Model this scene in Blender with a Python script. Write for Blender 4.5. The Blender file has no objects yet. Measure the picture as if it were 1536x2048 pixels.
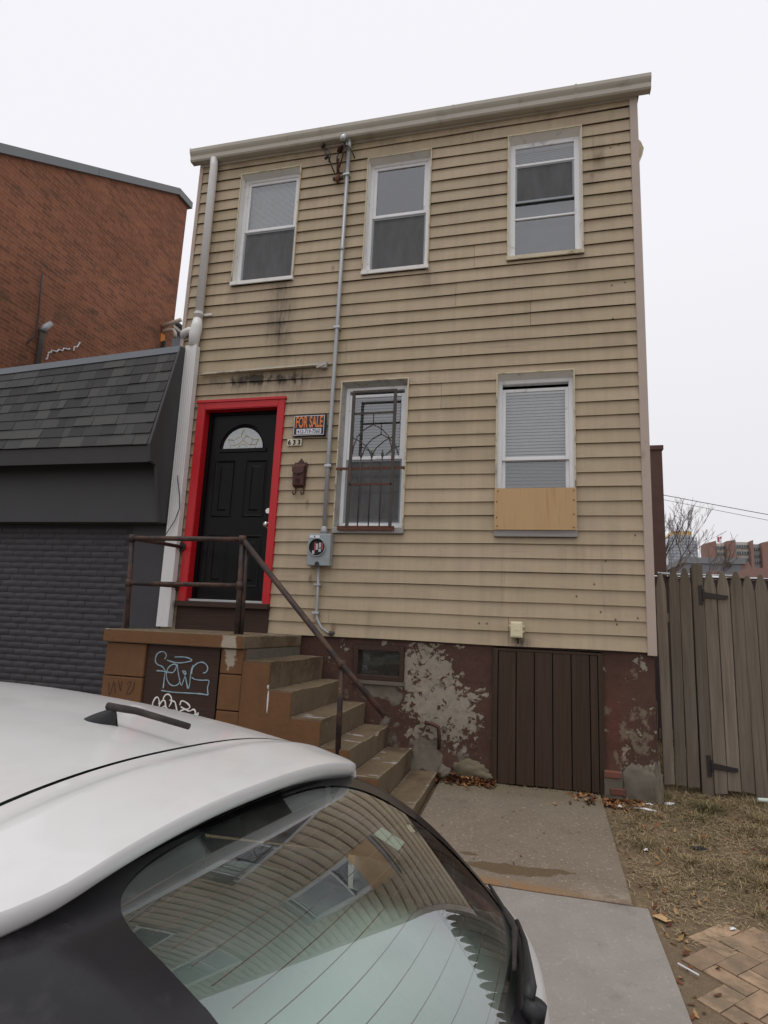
import bpy, math, random
from math import sin, cos, pi, radians, sqrt, exp, floor
from mathutils import Vector, Matrix, noise
random.seed(7)
sc = bpy.context.scene
col = sc.collection

# ------------------------------------------------------------------ camera
YAW, PITCH, ROLL, FPX = radians(-14.7), radians(10.54), radians(2.61), 1220.8
CAM = Vector((0.0, -5.7, 1.30))
fw = Vector((sin(YAW)*cos(PITCH), cos(YAW)*cos(PITCH), sin(PITCH)))
r0 = Vector((cos(YAW), -sin(YAW), 0)); u0 = r0.cross(fw)
rr = r0*cos(ROLL) + u0*sin(ROLL); uu = u0*cos(ROLL) - r0*sin(ROLL)
cam = bpy.data.cameras.new("camera"); camo = bpy.data.objects.new("camera", cam); col.objects.link(camo)
M = Matrix((rr, uu, -fw)).transposed().to_4x4(); M.translation = CAM
camo.matrix_world = M
cam.sensor_fit = 'HORIZONTAL'; cam.sensor_width = 36.0; cam.lens = FPX/1536*36
cam.clip_start = 0.02; cam.clip_end = 3000
sc.camera = camo
sc.render.resolution_x, sc.render.resolution_y = 768, 1024

# ------------------------------------------------------------------ sky, sun, exposure
SUN_EL, SUN_ROT = radians(76), radians(200)
w = bpy.data.worlds.new("World"); sc.world = w; w.use_nodes = True
nt = w.node_tree; nt.nodes.clear()
out = nt.nodes.new("ShaderNodeOutputWorld"); bg = nt.nodes.new("ShaderNodeBackground")
sky = nt.nodes.new("ShaderNodeTexSky"); sky.sky_type = 'NISHITA'; sky.sun_disc = False
sky.sun_elevation = SUN_EL; sky.sun_rotation = SUN_ROT; sky.dust_density = 4.0; sky.air_density = 1.0
hs = nt.nodes.new("ShaderNodeHueSaturation"); hs.inputs['Saturation'].default_value = 0.10; hs.inputs['Value'].default_value = 0.6
nt.links.new(sky.outputs[0], hs.inputs['Color'])
# overcast deck: even white cloud, a touch greyer towards the horizon, faint large cloud relief
tc = nt.nodes.new("ShaderNodeTexCoord"); sx = nt.nodes.new("ShaderNodeSeparateXYZ"); nt.links.new(tc.outputs['Generated'], sx.inputs[0])
rmp = nt.nodes.new("ShaderNodeValToRGB"); nt.links.new(sx.outputs['Z'], rmp.inputs[0])
e = rmp.color_ramp.elements; e[0].position = 0.0; e[0].color = (7.9, 7.8, 8.15, 1); e[1].position = 0.55; e[1].color = (9.6, 9.5, 10.0, 1)
m2 = e.new(0.2); m2.color = (8.7, 8.6, 8.95, 1)
mix = nt.nodes.new("ShaderNodeMix"); mix.data_type = 'RGBA'; mix.inputs[0].default_value = 0.94
nt.links.new(hs.outputs[0], mix.inputs[6]); nt.links.new(rmp.outputs[0], mix.inputs[7])
nt.links.new(mix.outputs[2], bg.inputs[0]); bg.inputs[1].default_value = 0.1
nt.links.new(bg.outputs[0], out.inputs[0])
sl = bpy.data.lights.new("sun", 'SUN'); sl.energy = 0.8; sl.angle = radians(26); sl.color = (1.0, 0.96, 0.9)
slo = bpy.data.objects.new("sun", sl); col.objects.link(slo)
sd = Vector((sin(SUN_ROT)*cos(SUN_EL), cos(SUN_ROT)*cos(SUN_EL), sin(SUN_EL)))   # towards the sun
slo.rotation_euler = (-sd).to_track_quat('-Z', 'Y').to_euler()
vs = sc.view_settings; vs.view_transform = 'Standard'; vs.look = 'None'; vs.gamma = 1; vs.exposure = 0.0
try: vs.use_curve_mapping = False
except Exception: pass

# ------------------------------------------------------------------ node helpers
class E:
    """tiny expression wrapper over math nodes"""
    nt = None
    def __init__(s, v): s.v = v
    @staticmethod
    def m(op, *a, clamp=False):
        n = E.nt.nodes.new("ShaderNodeMath"); n.operation = op; n.use_clamp = clamp
        for i, x in enumerate(a):
            if isinstance(x, E): E.nt.links.new(x.v, n.inputs[i])
            else: n.inputs[i].default_value = x
        return E(n.outputs[0])
    def __add__(s, o): return E.m('ADD', s, o)
    __radd__ = __add__
    def __sub__(s, o): return E.m('SUBTRACT', s, o)
    def __rsub__(s, o): return E.m('SUBTRACT', o, s)
    def __mul__(s, o): return E.m('MULTIPLY', s, o)
    __rmul__ = __mul__
    def __truediv__(s, o): return E.m('DIVIDE', s, o)
    def __pow__(s, o): return E.m('POWER', s, o)
def step(x, a, b):
    n = E.nt.nodes.new("ShaderNodeMapRange"); n.interpolation_type = 'SMOOTHSTEP'
    E.nt.links.new(x.v, n.inputs[0]); n.inputs[1].default_value = a; n.inputs[2].default_value = b
    return E(n.outputs[0])
def clamp01(x): return E.m('ADD', x, 0.0, clamp=True)
def gauss(x, z, cx, cz, sx_, sz_):
    a = (x-cx)/sx_; b = (z-cz)/sz_
    return E.m('EXPONENT', (a*a+b*b)*-1.0)
def pos():
    g = E.nt.nodes.new("ShaderNodeNewGeometry"); s = E.nt.nodes.new("ShaderNodeSeparateXYZ")
    E.nt.links.new(g.outputs['Position'], s.inputs[0])
    return E(s.outputs[0]), E(s.outputs[1]), E(s.outputs[2])
def vec(x, y, z):
    c = E.nt.nodes.new("ShaderNodeCombineXYZ")
    for i, q in enumerate((x, y, z)):
        if isinstance(q, E): E.nt.links.new(q.v, c.inputs[i])
        else: c.inputs[i].default_value = q
    return c.outputs[0]
def nz(v, scale, detail=4, rough=0.55, dist=0.0):
    n = E.nt.nodes.new("ShaderNodeTexNoise"); n.inputs['Scale'].default_value = scale; n.inputs['Detail'].default_value = detail
    n.inputs['Roughness'].default_value = rough; n.inputs['Distortion'].default_value = dist
    E.nt.links.new(v, n.inputs['Vector']); return E(n.outputs[0])
def rnd():
    n = E.nt.nodes.new("ShaderNodeObjectInfo"); return E(n.outputs['Random'])
def cmix(f, a, b):
    n = E.nt.nodes.new("ShaderNodeMix"); n.data_type = 'RGBA'
    if isinstance(f, E): E.nt.links.new(f.v, n.inputs[0])
    else: n.inputs[0].default_value = f
    for i, c in ((6, a), (7, b)):
        if isinstance(c, tuple): n.inputs[i].default_value = (*c, 1)
        else: E.nt.links.new(c, n.inputs[i])
    return n.outputs[2]
def cmul(c, f):
    n = E.nt.nodes.new("ShaderNodeVectorMath"); n.operation = 'SCALE'
    if isinstance(c, tuple): n.inputs[0].default_value = c
    else: E.nt.links.new(c, n.inputs[0])
    E.nt.links.new(f.v, n.inputs['Scale']); return n.outputs[0]
def new_mat(name):
    m = bpy.data.materials.new(name); m.use_nodes = True; E.nt = m.node_tree
    b = m.node_tree.nodes["Principled BSDF"]; return m, b
def setc(b, c):
    if isinstance(c, tuple): b.inputs['Base Color'].default_value = (*c, 1)
    else: E.nt.links.new(c, b.inputs['Base Color'])
def bump(b, h, strength=0.4, dist=0.01):
    n = E.nt.nodes.new("ShaderNodeBump"); n.inputs['Strength'].default_value = strength; n.inputs['Distance'].default_value = dist
    E.nt.links.new(h.v, n.inputs['Height']); E.nt.links.new(n.outputs[0], b.inputs['Normal'])
MATS = {}
def plain(name, c, rough=0.6, metal=0.0, var=0.15, scale=6.0, rv=0.12, bmp=0.0, bs=60.0, spec=0.4, dirt=None, dirt_amt=0.0, dscale=3.0, coat=0.0):
    m, b = new_mat(name)
    g = E.nt.nodes.new("ShaderNodeNewGeometry"); p = g.outputs['Position']
    f = 1.0 - var + nz(p, scale)*(2*var)
    f = f*(1.0 - rv/2 + rnd()*rv)
    cc = cmul(c, f)
    if dirt:
        k = step(nz(p, dscale, 6, 0.65), 0.62-dirt_amt*0.35, 0.80-dirt_amt*0.25)
        cc = cmix(k*0.85, cc, dirt)
    setc(b, cc); b.inputs['Roughness'].default_value = rough; b.inputs['Metallic'].default_value = metal
    b.inputs['Specular IOR Level'].default_value = spec; b.inputs['Coat Weight'].default_value = coat
    if bmp: bump(b, nz(p, bs, 5), bmp, 0.004)
    MATS[name] = m; return m

# ------------------------------------------------------------------ materials
def mat_siding():
    m, b = new_mat("siding"); x, y, z = pos()
    p3 = vec(x, y, z)
    f = 0.93 + nz(vec(x*0.7, y, z*1.3), 2.2, 4)*0.16
    streak = nz(vec(x*9.0, 0.0, z*0.55), 1.0, 5, 0.7)
    grain = nz(vec(x*6.0, 0.0, z*70.0), 1.0, 3)
    f = f*(0.78+streak*0.36)*(0.93+grain*0.14)*(0.92+rnd()*0.16)
    c = cmix(rnd()*0.45+nz(p3, 1.1, 2)*0.3, (0.435, 0.352, 0.222), (0.412, 0.320, 0.228))
    c = cmix(step(nz(vec(x*0.9, 0.0, z*2.4), 1.6, 4, .6), .48, .66)*.45, c, (0.37, 0.28, 0.205))
    c = cmul(c, f)
    spl = nz(vec(x*5.0, 0.0, z*2.2), 1.0, 6, 0.7)
    d = gauss(x, z, -2.80, 4.75, 0.16, 0.42)*0.55 + gauss(x, z, -2.72, 4.35, 0.13, 0.35)*0.35
    d = d + gauss(x, z, -2.85, 3.86, 0.62, 0.065)*step(spl, 0.36, 0.62)*1.35
    d = d + gauss(x, z, -2.7, 3.70, 0.7, 0.16)*0.3
    d = d + gauss(x, z, -0.18, 1.21, 0.09, 0.05)*1.1
    d = d + gauss(x, z, 0.36, 4.88, 0.10, 0.16)*0.35 + gauss(x, z, -1.15, 4.86, 0.10, 0.15)*0.25 + gauss(x, z, -3.35, 4.9, .08, .16)*.25
    for cx, cz, s in ((0.55, 6.02, .10), (0.49, 5.75, .07), (-2.08, 5.1, .03), (-2.30, 2.45, .025), (-2.21, 1.70, .025), (-1.94, 1.27, .035)):
        d = d + gauss(x, z, cx, cz, s, s*1.3)*0.3
    st2 = nz(vec(x*16.0, 0.0, z*0.9), 1.0, 6, 0.75); d = d*(0.25+step(spl*0.5+st2*0.5, 0.36, 0.66)*1.35)
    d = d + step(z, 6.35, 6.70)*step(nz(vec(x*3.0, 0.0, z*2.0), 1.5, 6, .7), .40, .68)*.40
    d = d + step(nz(vec(x*1.4, 0.0, z*9.0), 1.0, 5, .65), .60, .74)*.20
    d = d + step(st2, .54, .76)*step(nz(p3, 1.3, 3), .40, .62)*.42
    d = d + step(nz(vec(x*2.2, 0.0, z*0.8), 1.6, 5, 0.6), 0.56, 0.8)*0.22
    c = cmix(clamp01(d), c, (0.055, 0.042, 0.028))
    rs = None
    for cx, cz, s in ((-2.19, 5.10, .022), (-2.30, 2.50, .018), (-2.215, 1.735, .02), (-1.945, 1.24, .03), (0.56, 6.0, .045), (0.50, 5.82, .02), (-2.15, 5.85, .014), (-2.13, 6.0, .012)):
        g = gauss(x, z, cx, cz, s*0.8, s*1.5); rs = g if rs is None else rs+g
    c = cmix(clamp01(rs*0.65), c, (0.15, 0.065, 0.022))
    # nail holes
    hol = None
    for cx, cz in ((0.66, 4.60), (0.78, 4.62), (0.66, 4.25), (0.55, 1.95), (0.62, 1.44), (0.5, 1.5), (0.8, 1.46), (0.63, 1.40), (0.76, 6.13), (0.68, 6.11), (-0.86, 3.02), (0.3, 1.63), (0.45, 1.74), (0.8, 2.18), (-0.48, 1.36), (-0.55, 1.36)):
        g = gauss(x, z, cx, cz, .007, .009); hol = g if hol is None else hol+g
    c = cmix(clamp01(hol*1.2), c, (0.02, 0.015, 0.01))
    setc(b, c); b.inputs['Roughness'].default_value = 0.55; b.inputs['Specular IOR Level'].default_value = 0.35
    bump(b, grain*0.6+nz(p3, 14, 3)*0.8, 0.25, 0.004)
    MATS['siding'] = m
def mat_brickwall():
    m, b = new_mat("red_brick"); x, y, z = pos()
    bt = E.nt.nodes.new("ShaderNodeTexBrick"); E.nt.links.new(vec(y, z, 0.0), bt.inputs['Vector'])
    bt.inputs['Scale'].default_value = 1.0; bt.inputs['Brick Width'].default_value = 0.21; bt.inputs['Row Height'].default_value = 0.067
    bt.inputs['Mortar Size'].default_value = 0.0045; bt.inputs['Bias'].default_value = -0.1
    bt.inputs['Color1'].default_value = (0.285, 0.115, 0.066, 1); bt.inputs['Color2'].default_value = (0.172, 0.074, 0.047, 1); bt.inputs['Mortar'].default_value = (0.33, 0.18, 0.105, 1)
    p = vec(x, y, z)
    big = nz(p, 0.7, 5, 0.6); c = cmul(bt.outputs[0], 0.62+big*0.85)
    # odd darker and paler bricks in streaks along the courses, grey weathering patches
    od = nz(vec(0.0, y*4.0, z*14.0), 1.0, 3, 0.6)
    c = cmul(c, 0.72+od*0.56)
    c = cmix(step(nz(vec(0.0, y*1.1, z*2.2), 1.4, 5, 0.6), 0.56, 0.70)*0.6, c, (0.085, 0.066, 0.046))
    c = cmix(step(nz(p, 1.6, 5), 0.55, 0.75)*0.32, c, (0.24, 0.115, 0.05)); c = cmul(c, 0.75+nz(vec(x, y*3.0, z*7.0), 2.0, 5, .7)*0.5)
    setc(b, c); b.inputs['Roughness'].default_value = 0.9; b.inputs['Specular IOR Level'].default_value = 0.2
    bump(b, E(bt.outputs['Fac'])*-1.0+nz(p, 40, 3)*0.5, 0.5, 0.006)
    MATS['red_brick'] = m
def mat_foundation():
    m, b = new_mat("foundation_plaster"); x, y, z = pos(); p = vec(x, y, z)
    base = cmix(nz(p, 3.0, 5), (0.060, 0.034, 0.028), (0.122, 0.064, 0.048))
    base = cmix(step(nz(p, 9, 4), 0.5, 0.75)*0.6, base, (0.055, 0.032, 0.03))
    # peeled paint: pale plaster islands with crisp edges, mostly left of the hatch
    n1 = nz(p, 5.2, 9, 0.62, 0.35)
    reg = gauss(x, z, -1.02, 0.86, 0.34, 0.42)*0.185 + gauss(x, z, -0.75, 0.50, 0.30, 0.32)*0.135 + gauss(x, z, 0.75, 0.38, 0.14, 0.28)*0.05
    reg = reg - gauss(x, z, -0.62, 0.90, 0.12, 0.20)*0.07 - gauss(x, z, -1.5, 0.5, 0.3, 0.2)*0.05 - 0.045
    pm = step(n1+reg, 0.575, 0.592)
    n2 = nz(p, 17.0, 8, 0.65, 0.3); pm = E.m('MAXIMUM', pm, step(n2+reg*1.3+gauss(x, z, .72, .45, .18, .45)*.06, 0.625, 0.645))
    pm = pm*(1.0-step(nz(p, 12.0, 8, 0.7, 0.5)-reg*0.35, 0.545, 0.565))
    pale = cmix(nz(p, 8, 6), (0.36, 0.31, 0.24), (0.24, 0.22, 0.18))
    pale = cmix(step(nz(p, 22, 4), 0.52, 0.7)*0.5, pale, (0.19, 0.16, 0.125))
    c = cmix(pm, base, pale)
    # raw grey cement along the bottom left and at the right corner
    cem = step(nz(p, 4.0, 6, 0.6)+gauss(x, z, -1.05, 0.18, 0.22, 0.18)*0.35+gauss(x, z, 0.80, 0.08, 0.17, 0.16)*0.4+gauss(x, z, -1.45, .72, .25, .09)*.3, 0.62, 0.70)
    c = cmix(cem, c, cmix(nz(p, 10, 5), (0.13, 0.115, 0.09), (0.23, 0.20, 0.16)))
    c = cmix(gauss(x, z, 0.60, 0.55, 0.09, 0.30)*0.5, c, (0.15, 0.052, 0.032))
    tp = step(nz(p, 5.5, 6, .65)+gauss(x, z, .76, .45, .22, .5)*.16, .66, .72); c = cmix(tp*.8, c, cmix(nz(p, 20, 4), (.15, .12, .085), (.24, .20, .14)))
    c = cmul(c, 0.7+nz(p, 1.2)*0.3+nz(p, 30, 4)*.25)
    setc(b, c); b.inputs['Roughness'].default_value = 0.9; b.inputs['Specular IOR Level'].default_value = 0.2
    bump(b, pm*-0.8+nz(p, 18, 6)*1.0, 0.6, 0.012)
    MATS['foundation'] = m
def mat_concrete(name, c1, c2, speck=0.25, sc_=1.0, wet=False, bs=90):
    m, b = new_mat(name); x, y, z = pos(); p = vec(x, y, z)
    c = cmix(nz(p, 1.7*sc_, 6, 0.6), c1, c2)
    c = cmul(c, 0.82+nz(p, 6, 5, 0.7)*0.36)
    c = cmix(step(nz(p, 55, 3), 0.60, 0.70)*speck*1.4, c, tuple(min(1, v*2.1) for v in c2))
    c = cmix(step(nz(p, 48, 3), 0.60, 0.72)*speck*1.6, c, tuple(v*.45 for v in c1))
    c = cmix(step(nz(p, 4.5, 5, 0.6), 0.60, 0.72)*0.35, c, tuple(v*0.55 for v in c1))
    if wet:   # damp sandy patch and rust-coloured seam along the joint with the pavement
        d = nz(p, 11, 6, 0.7)*0.9
        wm = step(gauss(x, y, -0.20, -1.64, 0.34, 0.09)+gauss(x, y, -0.45, -1.50, 0.10, 0.04)*.7+gauss(x, y, .12, -1.58, .10, .03)*.6+d, 0.98, 1.04) 
        c = cmix(wm*0.8, c, (0.105, 0.068, 0.034))
        om = gauss(x, y, -0.25, -1.84, 0.55, 0.06)*step(nz(p, 9, 3), 0.3, 0.5)
        c = cmix(clamp01(om*1.1)*0.8, c, (0.27, 0.15, 0.065))
        pm = gauss(x, y, 0.36, -1.80, 0.16, 0.09); c = cmix(clamp01(pm*step(nz(p, 14, 6, .7), .40, .62))*.6, c, (0.36, 0.31, 0.25))
        c = cmix(step(y+nz(p, 3, 4)*0.4, -0.25, 0.05)*0.55, c, (0.14, 0.115, 0.07))
    setc(b, c); b.inputs['Roughness'].default_value = 0.9; b.inputs['Specular IOR Level'].default_value = 0.25
    bump(b, nz(p, bs, 4)+nz(p, 12, 5)*1.5, 0.5, 0.006)
    MATS[name] = m
def mat_step(name):
    m, b = new_mat(name); x, y, z = pos(); p = vec(x, y, z)
    g = E.nt.nodes.new("ShaderNodeNewGeometry"); s = E.nt.nodes.new("ShaderNodeSeparateXYZ"); E.nt.links.new(g.outputs['True Normal'], s.inputs[0])
    c = cmix(nz(p, 3.5, 6, 0.6), (0.115, 0.082, 0.048), (0.190, 0.145, 0.092))
    c = cmix(step(nz(p, 2.1, 5), 0.48, 0.66)*0.7, c, (0.070, 0.043, 0.024))
    c = cmix(step(nz(p, 6, 7, 0.7), 0.60, 0.66)*0.45, c, (0.26, 0.225, 0.175))
    # worn whitish spill on the treads
    wm = step(nz(vec(x*1.2, y*3.0, z*4.0), 2.6, 6, 0.6), 0.62, 0.66)*step(E(s.outputs[2]), 0.5, 0.9)
    c = cmix(wm*0.7, c, (0.42, 0.40, 0.40))
    ed = None
    for q in (-2.255, -2.03, -1.835, -1.588, -1.358, -1.132, -.895):
        g2 = gauss(x, z*0.0, q, 0.0, .016, 1.0); ed = g2 if ed is None else ed+g2
    ed = ed*step(nz(p, 22, 5, .7), .38, .60)*step(E(s.outputs[2]), -.2, .6)
    c = cmix(clamp01(ed)*.55, c, (0.33, 0.28, 0.20))
    c = cmul(c, 0.8+nz(p, 45, 3)*0.4)
    setc(b, c); b.inputs['Roughness'].default_value = 0.85; b.inputs['Specular IOR Level'].default_value = 0.3
    bump(b, nz(p, 60, 4)+nz(p, 9, 4)*2.0, 0.5, 0.008); MATS[name] = m
def mat_stoop():
    m, b = new_mat("brown_masonry_paint"); x, y, z = pos(); p = vec(x, y, z)
    c = cmix(nz(p, 2.5, 6, 0.6), (0.135, 0.063, 0.027), (0.172, 0.084, 0.037))
    c = cmul(c, 0.75+nz(vec(x*3.0, y*3.0, z*1.0), 3.0, 6, 0.65)*0.5)
    c = cmix(step(nz(p, 7, 6, 0.7), 0.62, 0.70)*0.35, c, (0.075, 0.035, 0.02))
    # pale paint spill at the slab corner above the right pillar
    pm = step(gauss(x, z, -2.37, 1.08, 0.10, 0.20)*0.55+nz(p, 12, 6, 0.6)*0.6, 0.62, 0.68)
    c = cmix(pm*0.85, c, (0.40, 0.35, 0.27))
    sp = gauss(x, z, -2.03, 0.80, .016, .012)+gauss(x, z, -2.03, .70, .007, .10)
    c = cmix(step(sp, .35, .5), c, (.62, .60, .56))
    setc(b, c); b.inputs['Roughness'].default_value = 0.75; b.inputs['Specular IOR Level'].default_value = 0.3
    bump(b, nz(p, 25, 5)+nz(p, 90, 3)*0.6, 0.5, 0.006); MATS['stoop'] = m
def mat_wood(name, c1, c2, dark, rough=0.85, axis='z', knots=True, rv=0.3, moss=False):
    m, b = new_mat(name); x, y, z = pos(); r = rnd()
    if axis == 'z': v = vec(x*14.0+r*37.0, y*14.0, z*0.9); v2 = vec(x*60.0+r*11.0, y*60.0, z*2.0); k = vec(x*9.0+r*53.0, 0.0, z*2.6)
    else: v = vec(x*0.9, y*14.0, z*14.0+r*37.0); v2 = vec(x*2.0, y*60.0, z*60.0); k = vec(x*2.6, 0.0, z*9.0+r*53.0)
    g1 = nz(v, 1.0, 5, 0.6, 0.6); g2 = nz(v2, 1.0, 4, 0.6)
    c = cmix(g1, c1, c2); c = cmul(c, (0.55+g2*0.9)*(1.0-rv/2+r*rv))
    c = cmix(step(g2*0.6+g1*0.4, 0.60, 0.72)*0.6, c, dark)
    if knots: c = cmix(step(nz(k, 1.0, 1), 0.755, 0.79)*0.85, c, tuple(q*0.6 for q in dark))
    if moss:
        mm = step(nz(vec(x, y, z), 3.0, 5)+(0.35-z)*0.28, 0.60, 0.80); c = cmix(mm*0.7, c, (0.065, 0.060, 0.02))
        c = cmix(step(z+nz(vec(x, y, z), 5, 4)*.5, 1.85, 2.3)*0.3, c, (0.10, 0.09, 0.055))
    setc(b, c); b.inputs['Roughness'].default_value = rough; b.inputs['Specular IOR Level'].default_value = 0.2
    bump(b, g2+g1, 0.5, 0.004); MATS[name] = m
def mat_glass(name, tint=(0.75, 0.82, 0.80), rough=0.0, ior=1.5, boost=1.0, f0=0.0, dust=0.03, wave=0.02):
    """thin pane: Fresnel mix of a clear (tinted) sheet and its mirror reflection"""
    m = bpy.data.materials.new(name); m.use_nodes = True; E.nt = m.node_tree; n = m.node_tree.nodes; n.clear()
    o = n.new("ShaderNodeOutputMaterial"); mx = n.new("ShaderNodeMixShader"); t = n.new("ShaderNodeBsdfTransparent"); g = n.new("ShaderNodeBsdfGlossy")
    t.inputs[0].default_value = (*tint, 1); g.inputs['Roughness'].default_value = rough; g.inputs[0].default_value = (0.96, 0.98, 1.0, 1)
    fr = n.new("ShaderNodeFresnel"); fr.inputs[0].default_value = ior
    f = clamp01(E(fr.outputs[0])*boost+f0)
    E.nt.links.new(f.v, mx.inputs[0]); E.nt.links.new(t.outputs[0], mx.inputs[1]); E.nt.links.new(g.outputs[0], mx.inputs[2])
    x, y, z = pos(); p = vec(x, y, z)
    bp = n.new("ShaderNodeBump"); bp.inputs['Strength'].default_value = wave; bp.inputs['Distance'].default_value = 0.01; E.nt.links.new(nz(p, 6.0, 2).v, bp.inputs['Height']); E.nt.links.new(bp.outputs[0], g.inputs['Normal'])
    df_ = n.new("ShaderNodeBsdfDiffuse"); df_.inputs[0].default_value = (0.42, 0.40, 0.37, 1); mx2 = n.new("ShaderNodeMixShader")
    k = step(nz(p, 4.0, 7, 0.7), 0.38, 0.72)*dust+step(nz(vec(x*1.0, y*1.0, z*1.0), 45.0, 3, 0.6), 0.58, 0.74)*dust*0.5
    E.nt.links.new(k.v, mx2.inputs[0]); E.nt.links.new(mx.outputs[0], mx2.inputs[1]); E.nt.links.new(df_.outputs[0], mx2.inputs[2]); E.nt.links.new(mx2.outputs[0], o.inputs[0])
    MATS[name] = m
def mat_pipe():
    m, b = new_mat("rusty_pipe"); x, y, z = pos(); p = vec(x, y, z)
    c = cmix(step(nz(p, 9, 6, 0.7), 0.42, 0.62), (0.022, 0.015, 0.014), (0.075, 0.034, 0.020))
    c = cmix(step(nz(vec(x*8.0, y*8.0, z*8.0), 4.0, 5, 0.7), 0.64, 0.70)*step(nz(p, 2.0, 3), 0.52, 0.60), c, (0.42, 0.40, 0.38))
    setc(b, c); b.inputs['Roughness'].default_value = 0.65; bump(b, nz(p, 90, 4), 0.5, 0.003); MATS['pipe'] = m
def mat_shingle():
    m, b = new_mat("shingle"); x, y, z = pos(); p = vec(x, y, z); r = rnd()
    c = cmix(r, (0.055, 0.054, 0.055), (0.092, 0.092, 0.089)); c = cmul(c, 0.8+nz(p, 220, 2)*0.3+nz(p, 2.0, 3)*0.2)
    setc(b, c); b.inputs['Roughness'].default_value = 0.95; b.inputs['Specular IOR Level'].default_value = 0.15; bump(b, nz(p, 300, 2), 0.6, 0.003); MATS['shingle'] = m
def mat_soil():
    m, b = new_mat("soil"); x, y, z = pos(); p = vec(x, y, z)
    c = cmix(nz(p, 3.0, 7, 0.65), (0.115, 0.080, 0.050), (0.270, 0.200, 0.125))
    c = cmix(step(nz(p, 16, 6, 0.7), 0.50, 0.66)*0.6, c, (0.32, 0.245, 0.145))
    c = cmix(step(nz(p, 1.3, 5), 0.55, 0.72)*0.4, c, (0.075, 0.065, 0.028))
    c = cmix(step(y+nz(p, 4, 4)*.3, -1.75, -2.05)*0.5, c, (0.20, 0.15, 0.105))
    c = cmul(c, 0.7+nz(p, 120, 3)*0.6)
    setc(b, c); b.inputs['Roughness'].default_value = 0.95; b.inputs['Specular IOR Level'].default_value = 0.15
    bump(b, nz(p, 40, 6)*2.0+nz(p, 150, 3), 0.8, 0.012); MATS['soil'] = m
def mat_attr(name, rough=0.8, spec=0.2):
    """colour per blade / leaf stored as a colour attribute"""
    m, b = new_mat(name); a = E.nt.nodes.new("ShaderNodeAttribute"); a.attribute_name = "tint"
    E.nt.links.new(a.outputs['Color'], b.inputs['Base Color']); b.inputs['Roughness'].default_value = rough; b.inputs['Specular IOR Level'].default_value = spec; MATS[name] = m
def mat_carpaint():
    m, b = new_mat("white_car_paint"); x, y, z = pos(); p = vec(x, y, z)
    c = cmul((0.66, 0.655, 0.645), 0.95+nz(p, 3.0, 4)*0.08)
    c = cmix(step(nz(vec(x*2.0, y*1.0, z*2.0), 5.0, 6, 0.65), 0.45, 0.78)*0.30, c, (0.47, 0.44, 0.41))
    setc(b, c); b.inputs['Roughness'].default_value = 0.32; b.inputs['Coat Weight'].default_value = 0.6; b.inputs['Coat Roughness'].default_value = 0.08
    E.nt.links.new((0.25+nz(p, 9, 5)*0.25).v, b.inputs['Roughness']); MATS['carpaint'] = m
def mat_ply():
    m, b = new_mat("plywood"); x, y, z = pos()
    g1 = nz(vec(x*22.0, 0.0, z*1.1), 1.0, 5, 0.6, 0.5); g2 = nz(vec(x*5.0, 0.0, z*0.7), 1.0, 3)
    c = cmix(g1*0.6+g2*0.4, (0.40, 0.245, 0.11), (0.60, 0.40, 0.20)); c = cmix(step(g1, 0.56, 0.70)*0.5, c, (0.36, 0.17, 0.06))
    setc(b, c); b.inputs['Roughness'].default_value = 0.65; bump(b, g1, 0.2, 0.002); MATS['plywood'] = m
mat_siding(); mat_brickwall(); mat_foundation(); mat_stoop(); mat_step('step'); mat_pipe(); mat_shingle(); mat_soil(); mat_carpaint(); mat_ply()
mat_concrete('pad', (0.165, 0.130, 0.095), (0.235, 0.195, 0.150), 0.42, wet=True)
mat_concrete('pavement', (0.235, 0.212, 0.186), (0.315, 0.292, 0.264), 0.13)
mat_concrete('asphalt', (0.05, 0.05, 0.052), (0.075, 0.073, 0.07), 0.2)
mat_concrete('kerb', (0.22, 0.21, 0.195), (0.31, 0.30, 0.28), 0.2)
mat_wood('picket', (0.082, 0.064, 0.047), (0.285, 0.240, 0.190), (0.036, 0.025, 0.018), moss=True, rv=0.5)
mat_wood('brown_planks', (0.046, 0.029, 0.019), (0.058, 0.037, 0.025), (0.034, 0.021, 0.014), rough=0.6, knots=False, rv=0.12)
mat_wood('brown_board', (0.046, 0.027, 0.020), (0.060, 0.035, 0.026), (0.034, 0.019, 0.014), rough=0.6, axis='x', knots=False, rv=0.1)
mat_wood('grey_board', (0.24, 0.225, 0.21), (0.36, 0.345, 0.33), (0.11, 0.10, 0.095), axis='x', rv=0.1)
mat_glass('window_glass', (0.85, 0.88, 0.88), boost=1.7, f0=0.11, dust=0.07, wave=0.03)
mat_glass('car_glass', (0.76, 0.87, 0.82), boost=2.2, dust=0.10, wave=0.006)
mat_attr('grass_mat'); mat_attr('leaf_mat')
plain('corner_trim', (0.44, 0.36, 0.30), 0.5, var=0.08, rv=0.03, dirt=(0.22, 0.17, 0.12), dirt_amt=0.1)
plain('cream_trim', (0.60, 0.53, 0.37), 0.5, var=0.12, rv=0.1, dirt=(0.16, 0.12, 0.07), dirt_amt=0.35, dscale=7)
plain('white_trim', (0.78, 0.765, 0.72), 0.45, var=0.06, rv=0.05, dirt=(0.45, 0.41, 0.34), dirt_amt=0.18, dscale=9)
plain('vinyl', (0.82, 0.825, 0.83), 0.35, var=0.05, rv=0.04, dirt=(0.40, 0.39, 0.37), dirt_amt=0.12, dscale=8)
plain('worn_casing', (0.42, 0.41, 0.38), 0.7, var=0.15, rv=0.05, dirt=(0.20, 0.18, 0.155), dirt_amt=0.35, dscale=14)
plain('gutter', (0.50, 0.465, 0.395), 0.4, var=0.08, rv=0.03, dirt=(0.34, 0.31, 0.25), dirt_amt=0.15, dscale=4)
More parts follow.
